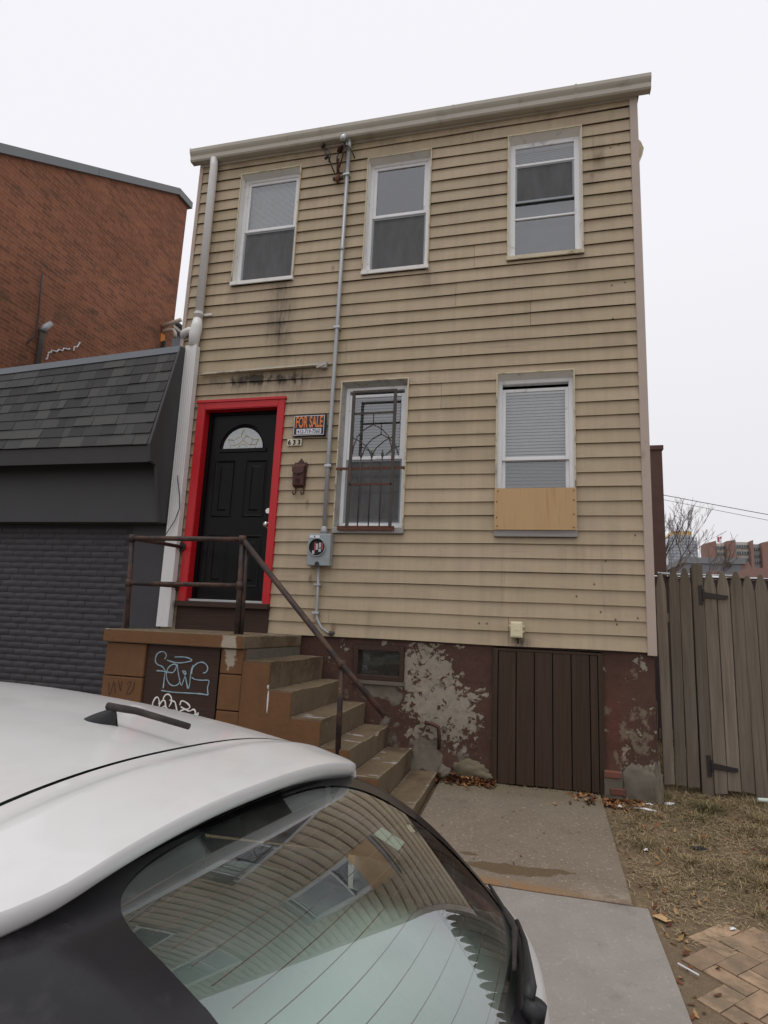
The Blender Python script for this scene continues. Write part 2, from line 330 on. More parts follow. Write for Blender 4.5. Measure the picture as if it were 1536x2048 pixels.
plain('downspout', (0.72, 0.71, 0.69), 0.4, var=0.05, rv=0.08, dirt=(0.50, 0.48, 0.45), dirt_amt=0.08)
plain('conduit', (0.37, 0.385, 0.395), 0.45, metal=0.3, var=0.1, rv=0.05)
plain('meter_grey', (0.30, 0.33, 0.34), 0.5, metal=0.1, var=0.12, rv=0.04, dirt=(0.22, 0.18, 0.12), dirt_amt=0.1)
plain('dark_metal', (0.035, 0.030, 0.028), 0.55, metal=0.3, var=0.3)
plain('galvanised', (0.45, 0.46, 0.46), 0.4, metal=0.7, var=0.15)
plain('rust', (0.105, 0.040, 0.022), 0.85, var=0.35, scale=18)
plain('grille_iron', (0.062, 0.054, 0.046), 0.75, var=0.35, scale=22, dirt=(0.13, 0.055, 0.028), dirt_amt=0.25, dscale=8)
plain('mailbox_metal', (0.085, 0.034, 0.028), 0.55, metal=0.2, var=0.25, scale=20, dirt=(0.05, 0.03, 0.025), dirt_amt=0.3, dscale=12)
plain('black', (0.006, 0.006, 0.006), 0.7, var=0.1)
plain('sign_black', (0.018, 0.020, 0.026), 0.35, var=0.05, rv=0)
plain('sign_white', (0.72, 0.72, 0.74), 0.4, var=0.04, rv=0)
plain('sign_orange', (0.68, 0.20, 0.055), 0.4, var=0.06, rv=0)
plain('ink', (0.03, 0.04, 0.10), 0.5, var=0.1, rv=0)
plain('tile_ivory', (0.66, 0.60, 0.48), 0.3, var=0.05, rv=0.08)
plain('ivory_box', (0.70, 0.63, 0.43), 0.4, var=0.06, rv=0)
plain('red_paint', (0.50, 0.012, 0.018), 0.38, var=0.10, rv=0.03, dirt=(0.36, 0.05, 0.04), dirt_amt=0.1, dscale=14)
plain('door_black', (0.0045, 0.0043, 0.0048), 0.30, var=0.2, rv=0, spec=0.16)
plain('leaded', (0.55, 0.47, 0.22), 0.35, metal=0.8, var=0.1)
plain('frosted', (0.48, 0.52, 0.53), 0.25, var=0.15, scale=25)
plain('chrome', (0.62, 0.60, 0.57), 0.22, metal=0.9, var=0.08)
plain('blind', (0.85, 0.85, 0.84), 0.6, var=0.06, rv=0)
plain('blind_dim', (0.33, 0.33, 0.33), 0.6, var=0.08, rv=0)
plain('room_dark', (0.03, 0.03, 0.032), 0.9, var=0.3)
plain('curtain', (0.14, 0.14, 0.145), 0.9, var=0.35, scale=5)
plain('shop_brick', (0.047, 0.044, 0.048), 0.55, var=0.2, rv=0.25, bmp=0.5, bs=45)
plain('shop_mortar', (0.036, 0.034, 0.037), 0.7, var=0.2, bmp=0.5, bs=60)
plain('shop_panel', (0.052, 0.051, 0.053), 0.6, var=0.12, rv=0.05, scale=3, bmp=0.25, bs=120)
plain('cap_metal', (0.14, 0.155, 0.17), 0.45, metal=0.2, var=0.08, rv=0.03)
plain('coping', (0.19, 0.20, 0.205), 0.5, metal=0.1, var=0.10, rv=0.05, scale=2)
plain('graffiti_blue', (0.30, 0.42, 0.48), 0.7, var=0.5, scale=14)
plain('graffiti_white', (0.75, 0.73, 0.70), 0.6, var=0.1)
plain('graffiti_dark', (0.06, 0.03, 0.02), 0.8, var=0.2)
plain('pvc', (0.60, 0.52, 0.42), 0.45, var=0.1)
plain('orange_stain', (0.62, 0.22, 0.03), 0.7, var=0.2)
plain('roof_dark', (0.06, 0.058, 0.056), 0.9, var=0.2)
plain('stone', (0.15, 0.125, 0.08), 0.9, var=0.3, bmp=0.6, bs=25)
plain('old_brick', (0.150, 0.060, 0.042), 0.85, var=0.3, scale=20, rv=0.3, bmp=0.5, bs=40)
plain('cement', (0.135, 0.118, 0.092), 0.9, var=0.3, scale=9, bmp=0.7, bs=30)
plain('paver', (0.36, 0.245, 0.155), 0.85, var=0.22, scale=9, rv=0.5, bmp=0.5, bs=60, dirt=(0.17, 0.128, 0.084), dirt_amt=0.72, dscale=6)
plain('snow', (0.72, 0.74, 0.78), 0.6, var=0.08)
plain('far_brown_brick', (0.115, 0.066, 0.056), 0.9, var=0.3, scale=3)
plain('far_red_brick', (0.27, 0.165, 0.140), 0.9, var=0.1, scale=1)
plain('far_band', (0.56, 0.53, 0.49), 0.8, var=0.06, scale=1)
plain('far_band_grey', (0.36, 0.38, 0.40), 0.8, var=0.06, scale=1)
plain('far_glass', (0.10, 0.13, 0.135), 0.2, var=0.3, scale=0.6)
plain('far_grey', (0.20, 0.205, 0.22), 0.9, var=0.12, scale=1)
plain('tower_glass', (0.42, 0.46, 0.50), 0.25, var=0.08, scale=0.05)
plain('tower_line', (0.26, 0.29, 0.33), 0.6, var=0.05, scale=1)
plain('tower_gold', (0.62, 0.40, 0.16), 0.4, var=0.3, scale=0.4)
plain('bark', (0.20, 0.165, 0.15), 0.9, var=0.25, scale=8)
plain('wire', (0.05, 0.05, 0.055), 0.6, var=0.05)
plain('dark_fence', (0.050, 0.036, 0.036), 0.85, var=0.25)
plain('car_black', (0.012, 0.012, 0.013), 0.5, var=0.25, scale=30, rv=0)
plain('car_rubber', (0.026, 0.021, 0.019), 0.8, var=0.5, scale=35, rv=0, dirt=(0.075, 0.055, 0.045), dirt_amt=0.35, dscale=16)
plain('car_frit', (0.014, 0.013, 0.015), 0.22, var=0.2, rv=0, spec=0.30, scale=20, dirt=(0.035, 0.033, 0.034), dirt_amt=.25, dscale=9)
plain('car_interior', (0.10, 0.11, 0.105), 0.9, var=0.15, rv=0)
plain('car_cover', (0.64, 0.69, 0.66), 0.8, var=0.10, rv=0, scale=3)
plain('tyre', (0.015, 0.015, 0.015), 0.8, var=0.15)
plain('rim', (0.45, 0.45, 0.46), 0.3, metal=0.8, var=0.05)
plain('tail_red', (0.35, 0.01, 0.012), 0.15, var=0.05, coat=0.8)
plain('brake_lens', (0.050, 0.040, 0.038), 0.35, var=0.3, scale=40)
plain('heater', (0.14, 0.055, 0.05), 0.6, var=0.1, rv=0)
plain('paper', (0.55, 0.62, 0.56), 0.7, var=0.1)

# ------------------------------------------------------------------ mesh helpers
WL = {}      # world location of every object that can be a parent
class MB:
    def __init__(s): s.v = []; s.f = []
    def box(s, x0, x1, y0, y1, z0, z1):
        n = len(s.v); s.v += [(x0,y0,z0),(x1,y0,z0),(x1,y1,z0),(x0,y1,z0),(x0,y0,z1),(x1,y0,z1),(x1,y1,z1),(x0,y1,z1)]
        s.f += [tuple(n+i for i in q) for q in ((0,3,2,1),(4,5,6,7),(0,1,5,4),(1,2,6,5),(2,3,7,6),(3,0,4,7))]; return s
    def prism(s, pts, axis, a, b):
        """extrude a closed 2-D outline along an axis; pts are the other two coordinates in order"""
        n = len(s.v); k = len(pts)
        mk = {'x': lambda p, t: (t, p[0], p[1]), 'y': lambda p, t: (p[0], t, p[1]), 'z': lambda p, t: (p[0], p[1], t)}[axis]
        s.v += [mk(p, a) for p in pts]+[mk(p, b) for p in pts]
        for i in range(k): s.f.append((n+i, n+(i+1) % k, n+k+(i+1) % k, n+k+i))
        s.f.append(tuple(n+i for i in reversed(range(k)))); s.f.append(tuple(n+k+i for i in range(k))); return s
    def ring(s, x0, x1, z0, z1, wl, wr, wb, wt, y0, y1):
        """rectangular frame in the facade plane"""
        s.box(x0, x0+wl, y0, y1, z0, z1); s.box(x1-wr, x1, y0, y1, z0, z1)
        s.box(x0+wl, x1-wr, y0, y1, z0, z0+wb); s.box(x0+wl, x1-wr, y0, y1, z1-wt, z1); return s
    def tube(s, pts, r, n=8, caps=True):
        pts = [Vector(p) for p in pts]; rs = r if isinstance(r, (list, tuple)) else [r]*len(pts); base = len(s.v); up = None
        for i, p in enumerate(pts):
            d = (pts[min(i+1, len(pts)-1)]-pts[max(i-1, 0)]).normalized()
            if up is None: up = Vector((0, 0, 1)) if abs(d.z) < 0.9 else Vector((1, 0, 0))
            a = d.cross(up)
            if a.length < 1e-5: a = d.cross(Vector((0, 1, 0)))
            a.normalize(); b = a.cross(d).normalized(); up = b
            for k in range(n):
                t = 2*pi*k/n; s.v.append(tuple(p+(a*cos(t)+b*sin(t))*rs[i]))
        for i in range(len(pts)-1):
            for k in range(n):
                s.f.append((base+i*n+k, base+i*n+(k+1) % n, base+(i+1)*n+(k+1) % n, base+(i+1)*n+k))
        if caps:
            s.f.append(tuple(base+k for k in reversed(range(n)))); s.f.append(tuple(base+(len(pts)-1)*n+k for k in range(n)))
        return s
    def grid(s, f, nu, nv, u0=0., u1=1., v0=0., v1=1.):
        n = len(s.v)
        for j in range(nv+1):
            for i in range(nu+1): s.v.append(tuple(f(u0+(u1-u0)*i/nu, v0+(v1-v0)*j/nv)))
        for j in range(nv):
            for i in range(nu):
                a = n+j*(nu+1)+i; s.f.append((a, a+1, a+nu+2, a+nu+1))
        return s
    def flip(s): s.f = [tuple(reversed(q)) for q in s.f]; return s
    def poly(s, pts):
        n = len(s.v); s.v += [tuple(p) for p in pts]; s.f.append(tuple(range(n, n+len(pts)))); return s
    def mesh(s, name, c=(0, 0, 0)):
        me = bpy.data.meshes.new(name); me.from_pydata([(v[0]-c[0], v[1]-c[1], v[2]-c[2]) for v in s.v], [], s.f); me.update(); return me
    def build(s, name, mat, parent=None, smooth=False, bevel=0.0, label=None, cat=None, group=None, kind=None, solid=0.0, seg=1):
        xs = [v[0] for v in s.v]; ys = [v[1] for v in s.v]; zs = [v[2] for v in s.v]
        c = Vector(((min(xs)+max(xs))/2, (min(ys)+max(ys))/2, min(zs)))
        me = s.mesh(name, c); me.materials.append(MATS[mat])
        if smooth:
            for p in me.polygons: p.use_smooth = True
        o = bpy.data.objects.new(name, me); col.objects.link(o); place(o, c, parent)
        if solid: md = o.modifiers.new("solid", 'SOLIDIFY'); md.thickness = solid; md.offset = -1
        if bevel: md = o.modifiers.new("bevel", 'BEVEL'); md.width = bevel; md.segments = seg; md.limit_method = 'ANGLE'; md.angle_limit = radians(40)
        tag(o, label, cat, group, kind); return o
def place(o, c, parent=None):
    c = Vector(c); WL[o.name] = c
    if parent is not None: o.parent = parent; o.location = c-WL[parent.name]
    else: o.location = c
def tag(o, label=None, cat=None, group=None, kind=None):
    if label: o["label"] = label
    if cat: o["category"] = cat
    if group: o["group"] = group
    if kind: o["kind"] = kind
    return o
def empty(name, loc, label, cat, group=None):
    o = bpy.data.objects.new(name, None); col.objects.link(o); o.empty_display_size = 0.2; place(o, loc); return tag(o, label, cat, group)
def copy_mesh(o, loc, parent, rotz=None):
    c = o.copy(); col.objects.link(c); c.parent = parent; WL[c.name] = Vector(loc)
    c.location = Vector(loc)-(WL[parent.name] if parent is not None else Vector((0, 0, 0)))
    if rotz is not None: c.rotation_euler = (0, 0, rotz)
    return c
def text_mb(body, size, x, y, z, sxs=1.0, offset=0.0, shear=0.0, space=1.0):
    """lettering lying in the facade plane, front towards -Y, left bottom corner at x, z"""
    cu = bpy.data.curves.new("txt", 'FONT'); cu.body = body; cu.size = size; cu.offset = offset; cu.shear = shear; cu.space_character = space; cu.resolution_u = 3
    o = bpy.data.objects.new("txt", cu); col.objects.link(o); dg = bpy.context.evaluated_depsgraph_get(); dg.update()
    me = bpy.data.meshes.new_from_object(o.evaluated_get(dg)); mb = MB()
    vs_ = [(v.co.x*sxs, v.co.y) for v in me.vertices]
    mb.v = [(x+a, y, z+b) for a, b in vs_]; mb.f = [tuple(p.vertices) for p in me.polygons]
    wd = max(a for a, b in vs_) if vs_ else 0
    bpy.data.objects.remove(o); bpy.data.curves.remove(cu); bpy.data.meshes.remove(me); return mb, wd
def interp(tab, x):
    """smooth table lookup (Catmull-Rom)"""
    if x <= tab[0][0]: return tab[0][1]
    if x >= tab[-1][0]: return tab[-1][1]
    for i in range(len(tab)-1):
        if tab[i][0] <= x <= tab[i+1][0]:
            x0, y0 = tab[i]; x1, y1 = tab[i+1]; h = x1-x0; t = (x-x0)/h
            m0 = (y1-tab[i-1][1])/(x1-tab[i-1][0]) if i > 0 else (y1-y0)/h
            m1 = (tab[i+2][1]-y0)/(tab[i+2][0]-x0) if i+2 < len(tab) else (y1-y0)/h
            return (2*t**3-3*t*t+1)*y0+(t**3-2*t*t+t)*h*m0+(-2*t**3+3*t*t)*y1+(t**3-t*t)*h*m1
def zg(y): return max(-0.22, 0.062*y) if y < 0 else 0.0


# ================================================================== SETTING
def strip(name, xs, prof, mat, **k):
    mb = MB(); n = len(prof)
    for x in xs:
        for y, z in prof: mb.v.append((x, y, z))
    for i in range(len(xs)-1):
        for j in range(n-1): mb.f.append((i*n+j, (i+1)*n+j, (i+1)*n+j+1, i*n+j+1))
    return mb.build(name, mat, kind="structure", **k)
strip("ground", (-700, -8, 3, 700), [(-700, -.60), (-14, -.60), (-3.24, -.60), (-3.22, -.25), (-3.10, -.235), (0, -.03), (10, -.02), (900, -.02)], 'soil')
strip("street", (-120, 0, 120), [(-13, -.42), (-9.5, -.235), (-7.6, -.20), (-6.6, -.235), (-4.593, -.3455), (-3.28, -.4197)], 'asphalt')
kb = MB()
for i in range(30):
    x = -30+i*2.0; kb.box(x+.004, x+1.996, -3.29, -3.15, -.55, -.197)
kb.build("kerb", 'kerb', kind="structure", bevel=.015, seg=2)
# pavement slabs (street side) and the older pad in front of the house
pv = strip("pavement", (-30, -10, .44), [(-3.15, zg(-3.15)-.012), (-1.90, zg(-1.90)-.012)], 'shop_mortar')
def slab(x0, x1, y0, y1, mat, parent, top=0.0, jit=.004, name="slab", skew=0.0):
    mb = MB(); nx = max(2, int((x1-x0)/.12)); ny = max(2, int((y1-y0)/.12))
    def f(u, v):
        y = y0+(y1-y0)*v; x = x0+(x1-x0)*u+skew*(1-v)*u
        return (x, y, zg(y)+top+noise.noise(Vector((x*3, y*3, 0)))*jit)
    mb.grid(f, nx, ny); n = len(mb.v)
    # skirt
    edge = [i for i in range(nx+1)]+[(j+1)*(nx+1)+nx for j in range(ny)]+[ny*(nx+1)+i for i in reversed(range(nx))]+[j*(nx+1) for j in reversed(range(1, ny))]
    for i in edge: p = mb.v[i]; mb.v.append((p[0], p[1], p[2]-.06))
    m_ = len(edge)
    for k in range(m_): mb.f.append((edge[k], n+k, n+(k+1) % m_, edge[(k+1) % m_]))
    return mb.build(name, mat, parent)
for a, b in ((-.75, .545), (-2.2, -.762), (-3.7, -2.212), (-5.2, -3.712), (-6.7, -5.212)):
    slab(a, b, -3.147, -1.872, 'pavement', pv, skew=.03 if b > 0 else 0)
slab(-.86, .47, -1.865, .03, 'pad', None, top=.004, jit=.008, name="concrete_pad")["kind"] = "structure"
# rough soil patch right of the pad
so = MB()
def soil_f(u, v):
    x = .40+2.8*u; y = -3.145+5.2*v
    h = noise.noise(Vector((x*2.2, y*2.2, 3)))*.022+noise.noise(Vector((x*8, y*8, 1)))*.012
    f_ = min(1, max(0, (x-.42)/.25))
    if y < -1.9: h = h*.3+.001
    return (x, y, zg(y)-.012+h*f_-(1-f_)*.012)
so.grid(soil_f, 70, 130); so.build("soil_bed", 'soil', smooth=True, kind="structure")
# herringbone brick paving
pb = strip("brick_pavement", (.60, 3.4), [(-3.145, zg(-3.145)-.016), (-1.7, zg(-1.7)-.016)], 'soil')
bm = MB().box(-.0985, .0985, -.0485, .0485, -.04, 0.0); bme = bm.mesh("brick"); bme.materials.append(MATS['paver'])
W_ = .100; ca = cos(radians(45)); k = 0; ox, oy = .69, -2.37
for a in range(-40, 41):
    for b in range(-40, 41):
        d = (a-b) % 4
        if d == 0: cx, cy, rot = (a+1)*W_, (b+.5)*W_, 0.0
        elif d == 3: cx, cy, rot = (a+.5)*W_, (b+1)*W_, pi/2
        else: continue
        X = ox+ca*(cx+cy); Y = oy+ca*(cy-cx)
        if not (.66+noise.noise(Vector((Y*4, 7, 0)))*.05 < X < 2.9 and -3.06 < Y < -1.98+.10*(X-.7)+noise.noise(Vector((X*5, 2, 0)))*.10): continue
        if X < .74 and Y < -2.62: continue
        if .80 < X < .95 and -2.96 < Y < -2.84: continue
        o = bpy.data.objects.new("brick", bme); col.objects.link(o); o.parent = pb
        o.location = Vector((X, Y, zg(Y)-.002+random.uniform(-.003, .002)-(.002 if X < .80 or Y > -2.12+.10*(X-.7) else 0)))-WL[pb.name]
        o.rotation_euler = (Matrix.Rotation(.062+random.uniform(-.014, .014), 3, 'X') @ Matrix.Rotation(random.uniform(-.014, .014), 3, 'Y') @ Matrix.Rotation(rot-pi/4+random.uniform(-.012, .012), 3, 'Z')).to_euler(); o.scale = (random.uniform(.975, 1.0), random.uniform(.965, 1.0), 1)
        if k == 0: md = None
        k += 1

# ================================================================== HOUSE
HX0, HX1, ZB, ZT = -3.95, .868, 1.172, 6.70
house = empty("house", (-1.5, 0, 0), "narrow two storey house with tan clapboard siding, red door frame and white gutter", "house")
WIN = {1: (-3.409, -2.650, 5.004, 6.443), 2: (-1.859, -1.134, 4.970, 6.400), 3: (-.330, .410, 4.960, 6.408), 4: (-.420, .310, 2.155, 3.765), 5: (-2.010, -1.290, 2.177, 3.775)}
DOOR = (-3.655, -2.625, 1.172, 3.616)
OPEN = list(WIN.values())+[DOOR]
# shell behind the boards, with real openings
sh = MB(); xs = sorted({HX0, .93}|{o[0]+.006 for o in OPEN}|{o[1]-.006 for o in OPEN}); zs = sorted({ZB+.01, 6.74}|{o[2]+.006 for o in OPEN}|{o[3]-.006 for o in OPEN})
for i in range(len(xs)-1):
    for j in range(len(zs)-1):
        cx, cz = (xs[i]+xs[i+1])/2, (zs[j]+zs[j+1])/2
        if any(o[0] < cx < o[1] and o[2] < cz < o[3] for o in OPEN): continue
        sh.box(xs[i], xs[i+1], .006, .16, zs[j], zs[j+1])
sh.build("front_wall", 'room_dark', house)
rm = MB(); rm.box(HX0+.02, .92, 7.8, 8.0, 1.15, 6.74); rm.box(HX0, HX0+.1, .16, 8, 0, 6.74); rm.box(HX0+.1, .80, 1.6, 1.7, 1.3, 6.7); rm.box(HX0+.1, .80, .17, 7.8, 1.15, 1.25); rm.box(HX0+.1, .80, .17, 7.8, 3.95, 4.1); rm.box(HX0+.1, .8, .17, 7.8, 6.68, 6.74)
rm.build("interior_walls", 'room_dark', house)
# clapboards
zl = [1.172]+[1.300+.1314*j for j in range(8)]
while len(zl) < 20: zl.append(zl[-1]+.135)
while zl[-1] < 6.60: zl.append(zl[-1]+.1352)
zl[-1] = 6.70
JOINTS = {}
for (xj, za, zb_) in ((-1.98, 4.02, 4.28), (-.96, 3.42, 3.67), (-.29, 1.17, 1.40), (-.84, 4.55, 4.80), (-.10, 4.28, 4.52), (-.66, 4.95, 5.22), (-.70, 6.40, 6.55), (-1.55, 6.50, 6.65), (-2.0, 1.28, 1.42)):
    for kz in range(len(zl)-1):
        zc_ = (zl[kz]+zl[kz+1])/2
        if za < zc_ < zb_: JOINTS.setdefault(kz, []).append(xj)
def board_poly(mb, x0, x1, z0, z1, c0, c1, seed, lap):
    """one clapboard run from x0 to x1; z0..z1 is the visible part of a course c0..c1"""
    n = max(1, int((x1-x0)/.22)); H_ = c1-c0
    def yface(z): return -.003-.0175*(1-(z-c0)/H_)-lap
    pr = []
    for i in range(n+1):
        x = x0+(x1-x0)*i/n
        dz = (noise.noise(Vector((x*1.1, seed*7.3, 0)))*.007+noise.noise(Vector((x*.35, seed*3.1, 5)))*.008) if z0 == c0 else 0
        dy = noise.noise(Vector((x*1.3, seed*5.7, 9)))*.006+noise.noise(Vector((x*4.0, seed*2.7, 3)))*.002
        if seed > 37 and x > 0: dz += (x/.87)**2*.010*(1 if z0 == c0 else 0)
        zz0 = z0+dz+(.002 if z0 == c0 else 0)
        pr.append([(x, yface(z0)+dy, zz0), (x, yface(z1)+dy*.4, z1+.004), (x, .004, z1+.004), (x, .004, zz0+.010 if z0 == c0 else zz0)])
    b = len(mb.v)
    for p in pr: mb.v += p
    for i in range(n):
        for k in range(4):
            a = b+i*4+k; c = b+i*4+(k+1) % 4; mb.f.append((a, a+4, c+4, c))
    mb.f.append((b, b+1, b+2, b+3)); e_ = b+n*4; mb.f.append((e_+3, e_+2, e_+1, e_))
for kz in range(len(zl)-1):
    c0, c1 = zl[kz], zl[kz+1]; cuts = {HX0+.02, HX1}
    for o in OPEN:
        if o[2] < c1-.001 and o[3] > c0+.001: cuts |= {o[0], o[1]}
    js = JOINTS.get(kz, []); cuts |= set(js); cs = sorted(cuts); mb = MB(); last = None
    for i in range(len(cs)-1):
        a, b = cs[i], cs[i+1]; cx = (a+b)/2; pieces = [(c0, c1)]
        for o in OPEN:
            if o[0] < cx < o[1] and o[2] < c1-.001 and o[3] > c0+.001:
                pieces = ([(c0, o[2])] if o[2] > c0+.012 else [])+([(o[3], c1)] if o[3] < c1-.012 else [])
        if (not pieces or a in js) and mb.v: mb.build("siding_board", 'siding', house); mb = MB()
        for (p0, p1) in pieces: board_poly(mb, a+(.003 if a in js else 0), b, p0, p1, c0, c1, kz, .0025 if a in js else 0)
    if mb.v: mb.build("siding_board", 'siding', house)
# corner posts, starter strip, right hand side wall (lapped courses in one piece)
MB().box(.868, .943, -.030, .0, 1.150, 6.70).box(.912, .943, .0, .10, 1.150, 6.70).build("corner_post", 'corner_trim', house, bevel=.004)
MB().box(-3.975, -3.93, -.028, .10, 1.16, 6.70).build("corner_post", 'corner_trim', house, bevel=.004)
sw = MB()
for kz in range(len(zl)-1): sw.prism([(.93, zl[kz]+.002), (.956, zl[kz]+.002), (.936, zl[kz+1]), (.93, zl[kz+1])], 'y', .10, 8.0)
for side in (sw,): side.build("side_siding", 'siding', house, kind="stuff")
MB().box(.80, .93, .16, 8.0, 0, 6.74).build("side_wall", 'room_dark', house)
# roof, fascia, gutter
MB().prism([(-.03, 6.70), (8.1, 6.70), (8.1, 6.76), (4.0, 7.6), (-.03, 6.76)], 'x', -3.97, .97).build("roof", 'roof_dark', house)
gp = [(-.032, 6.79), (-.032, 6.645), (-.105, 6.640), (-.118, 6.655), (-.122, 6.70), (-.140, 6.725), (-.150, 6.745), (-.152, 6.782), (-.142, 6.782), (-.140, 6.75), (-.128, 6.728), (-.112, 6.70), (-.108, 6.662), (-.100, 6.650), (-.040, 6.652), (-.038, 6.79)]
gb = MB(); n_ = len(gp); G = 24
for i in range(G+1):
    x = -4.055+5.115*i/G; d = noise.noise(Vector((x*.8, 1, 2)))*.006-.012*(x+1.5)/2.5*.5
    for (y, z) in gp: gb.v.append((x, y, z+d))
for i in range(G):
    for k in range(n_): gb.f.append((i*n_+k, i*n_+(k+1) % n_, (i+1)*n_+(k+1) % n_, (i+1)*n_+k))
gb.f.append(tuple(range(n_-1, -1, -1))); gb.f.append(tuple(G*n_+k for k in range(n_)))
gut = gb.build("gutter", 'gutter', house)
for x, dz in ((-4.052, .016), (1.057, -.014)): MB().prism([(p[0], p[1]+dz) for p in gp[:8]], 'x', x-.004, x+.004).build("end_cap", 'gutter', gut)
for x in (-2.4, -.9, .35): MB().prism([(q[0]*1.02-.001, q[1]-.001) for q in gp[2:8]]+[(-.13, 6.75), (-.10, 6.66)], 'x', x-.012, x+.012).build("seam_strip", 'gutter', gut)
MB().box(-3.96, .93, -.032, -.008, 6.62, 6.70).build("fascia", 'gutter', house)
MB().prism([(.96, 6.55), (1.03, 6.44), (1.055, 6.36), (.985, 6.18), (.955, 6.22)], 'y', .36, .46).build("eave_return", 'cream_trim', house)
# downspout
ds = MB(); ds.tube([(-3.752, -.085, 6.66), (-3.752, -.078, 6.55), (-3.742, -.072, 4.60)], .046, 14)
dso = ds.build("downspout", 'downspout', house, smooth=True)
MB().tube([(-3.748, -.075, 4.60), (-3.75, -.078, 4.50), (-3.76, -.08, 4.42), (-3.765, -.08, 4.27)], [.050, .064, .064, .054], 16).build("reducer", 'downspout', dso, smooth=True)
MB().tube([(-3.76, -.08, 4.455), (-3.84, -.075, 4.47), (-3.90, -.06, 4.462), (-3.95, -.02, 4.44)], [.035, .042, .042, .040], 12).build("side_inlet", 'downspout', dso, smooth=True)
lo = MB(); prof = []
for i in range(12): prof.append((-3.835+.135*i/11, -.120+(.0025 if i % 2 else 0)))
prof += [(-3.700, -.04), (-3.835, -.04)]; nn = len(prof)
for z, sx_ in ((1.19, .012), (2.4, .01), (4.27, 0)):
    for (x, y) in prof: lo.v.append((x+sx_*1.5, y, z))
for i in range(2):
    for k_ in range(nn): lo.f.append((i*nn+k_, i*nn+(k_+1) % nn, (i+1)*nn+(k_+1) % nn, (i+1)*nn+k_))
lo.f.append(tuple(range(nn-1, -1, -1))); lo.f.append(tuple(2*nn+k_ for k_ in range(nn)))
lo.build("lower_pipe", 'downspout', dso)
MB().tube([(-3.743, -.072, 4.655), (-3.743, -.072, 4.685)], .0495, 14).box(-3.70, -3.60, -.040, -.026, 4.658, 4.682).build("strap", 'downspout', dso)

# ---- windows
def sheet(x0, x1, y, z0, z1): return MB().poly([(x0, y, z0), (x1, y, z0), (x1, y, z1), (x0, y, z1)])
def blinds(x0, x1, z0, z1, y, parent, mat, gap=.020, tilt=.35, messy=0.0):
    mb = MB(); z = z1; i = 0
    while z > z0:
        a = messy*noise.noise(Vector((z*3, x0, 0)))*.05; b = messy*noise.noise(Vector((z*3, x0, 9)))*.05
        mb.poly([(x0, y, z+a), (x1, y, z+b), (x1, y+gap*.5, z+b+gap*.93), (x0, y+gap*.5, z+a+gap*.93)]); z -= gap; i += 1
    return mb.build("blind", mat, parent, kind="stuff")
def window(n, mid, cas, rev, inset=(.024, .024, .045, .028), sill='white_trim', low_screen=True, gap_top=0.0, bl=('blind', None), label=None, bottom=None):
    x0, x1, z0, z1 = WIN[n]
    il, ir, ib, it = inset
    # window = vinyl master frame set back in the opening
    fx0, fx1, fz0, fz1 = x0+il, x1-ir, z0+ib, z1-it
    wo = MB().ring(fx0, fx1, fz0, fz1, .038, .038, .046, .040, .058, .13).build("window", 'vinyl', house, bevel=.004, label=label)
    MB().ring(x0, x1, z0, z1, .013, .013, .020, .014, -.036, .02).build("casing", cas, wo, bevel=.003)
    # reveal boards from the casing back to the frame
    rv = MB()
    def quad(a, b, c, d): rv.poly([a, b, c, d])
    A = (x0+.011, x1-.011, z0+.02, z1-.012); B = (fx0+.002, fx1-.002, fz0+.002, fz1-.002); ya, yb = -.030, .060
    quad((A[0], ya, A[2]), (B[0], yb, B[2]), (B[0], yb, B[3]), (A[0], ya, A[3])); quad((A[1], ya, A[3]), (B[1], yb, B[3]), (B[1], yb, B[2]), (A[1], ya, A[2]))
    quad((A[0], ya, A[3]), (B[0], yb, B[3]), (B[1], yb, B[3]), (A[1], ya, A[3])); quad((A[1], ya, A[2]), (B[1], yb, B[2]), (B[0], yb, B[2]), (A[0], ya, A[2]))
    rv.build("reveal", rev, wo)
    MB().box(x0-.004, x1+.004, -.046, .03, z0, z0+.045 if sill != 'grey_board' else z0+.06).build("sill", sill, wo, bevel=.004)
    gx0, gx1 = fx0+.038, fx1-.038; gz0, gz1 = fz0+.046, fz1-.040-gap_top
    r = .033
    us = MB().ring(gx0, gx1, mid-.012, gz1, r, r, .036, r, .070, .094).build("sash", 'vinyl', wo, bevel=.003)
    sheet(gx0+r-.004, gx1-r+.004, .082, mid+.02, gz1-r+.004).build("pane", 'window_glass', wo)
    ls = MB().ring(gx0, gx1, gz0, mid+.016, r, r, .045, .03, .098, .122).build("sash", 'vinyl', wo, bevel=.003)
    sheet(gx0+r-.004, gx1-r+.004, .110, gz0+.04, mid-.01).build("pane", 'window_glass', wo)
    if low_screen:
        s_ = MB().ring(gx0, gx1, gz0, mid-.012, .018, .018, .018, .018, .082, .092).build("screen_frame", 'meter_grey', wo)
        sheet(gx0+.014, gx1-.014, .087, gz0+.014, mid-.026).build("screen", 'screen', wo)
    if bl[0]: blinds(gx0+.01, gx1-.01, mid+.0, gz1-.0, .15, wo, bl[0], gap=.032 if n > 3 else .016)
    if bl[1]: blinds(gx0+.01, gx1-.01, gz0+.0, mid, .15, wo, bl[1], gap=.032, messy=bl[2] if len(bl) > 2 else 0)
    elif bl[1] is None and n in (1, 2): MB().box(gx0-.02, gx1+.02, .17, .175, gz0, mid).build("curtain", 'curtain', wo)
    MB().box(fx0-.05, fx1+.05, .60, .62, fz0-.1, fz1+.1).build("room_back", 'room_dark', wo)
    return wo
m = bpy.data.materials.new("insect_screen"); m.use_nodes = True; E.nt = m.node_tree; b_ = m.node_tree.nodes["Principled BSDF"]
g_ = E.nt.nodes.new("ShaderNodeNewGeometry"); x_, y_, z_ = pos()
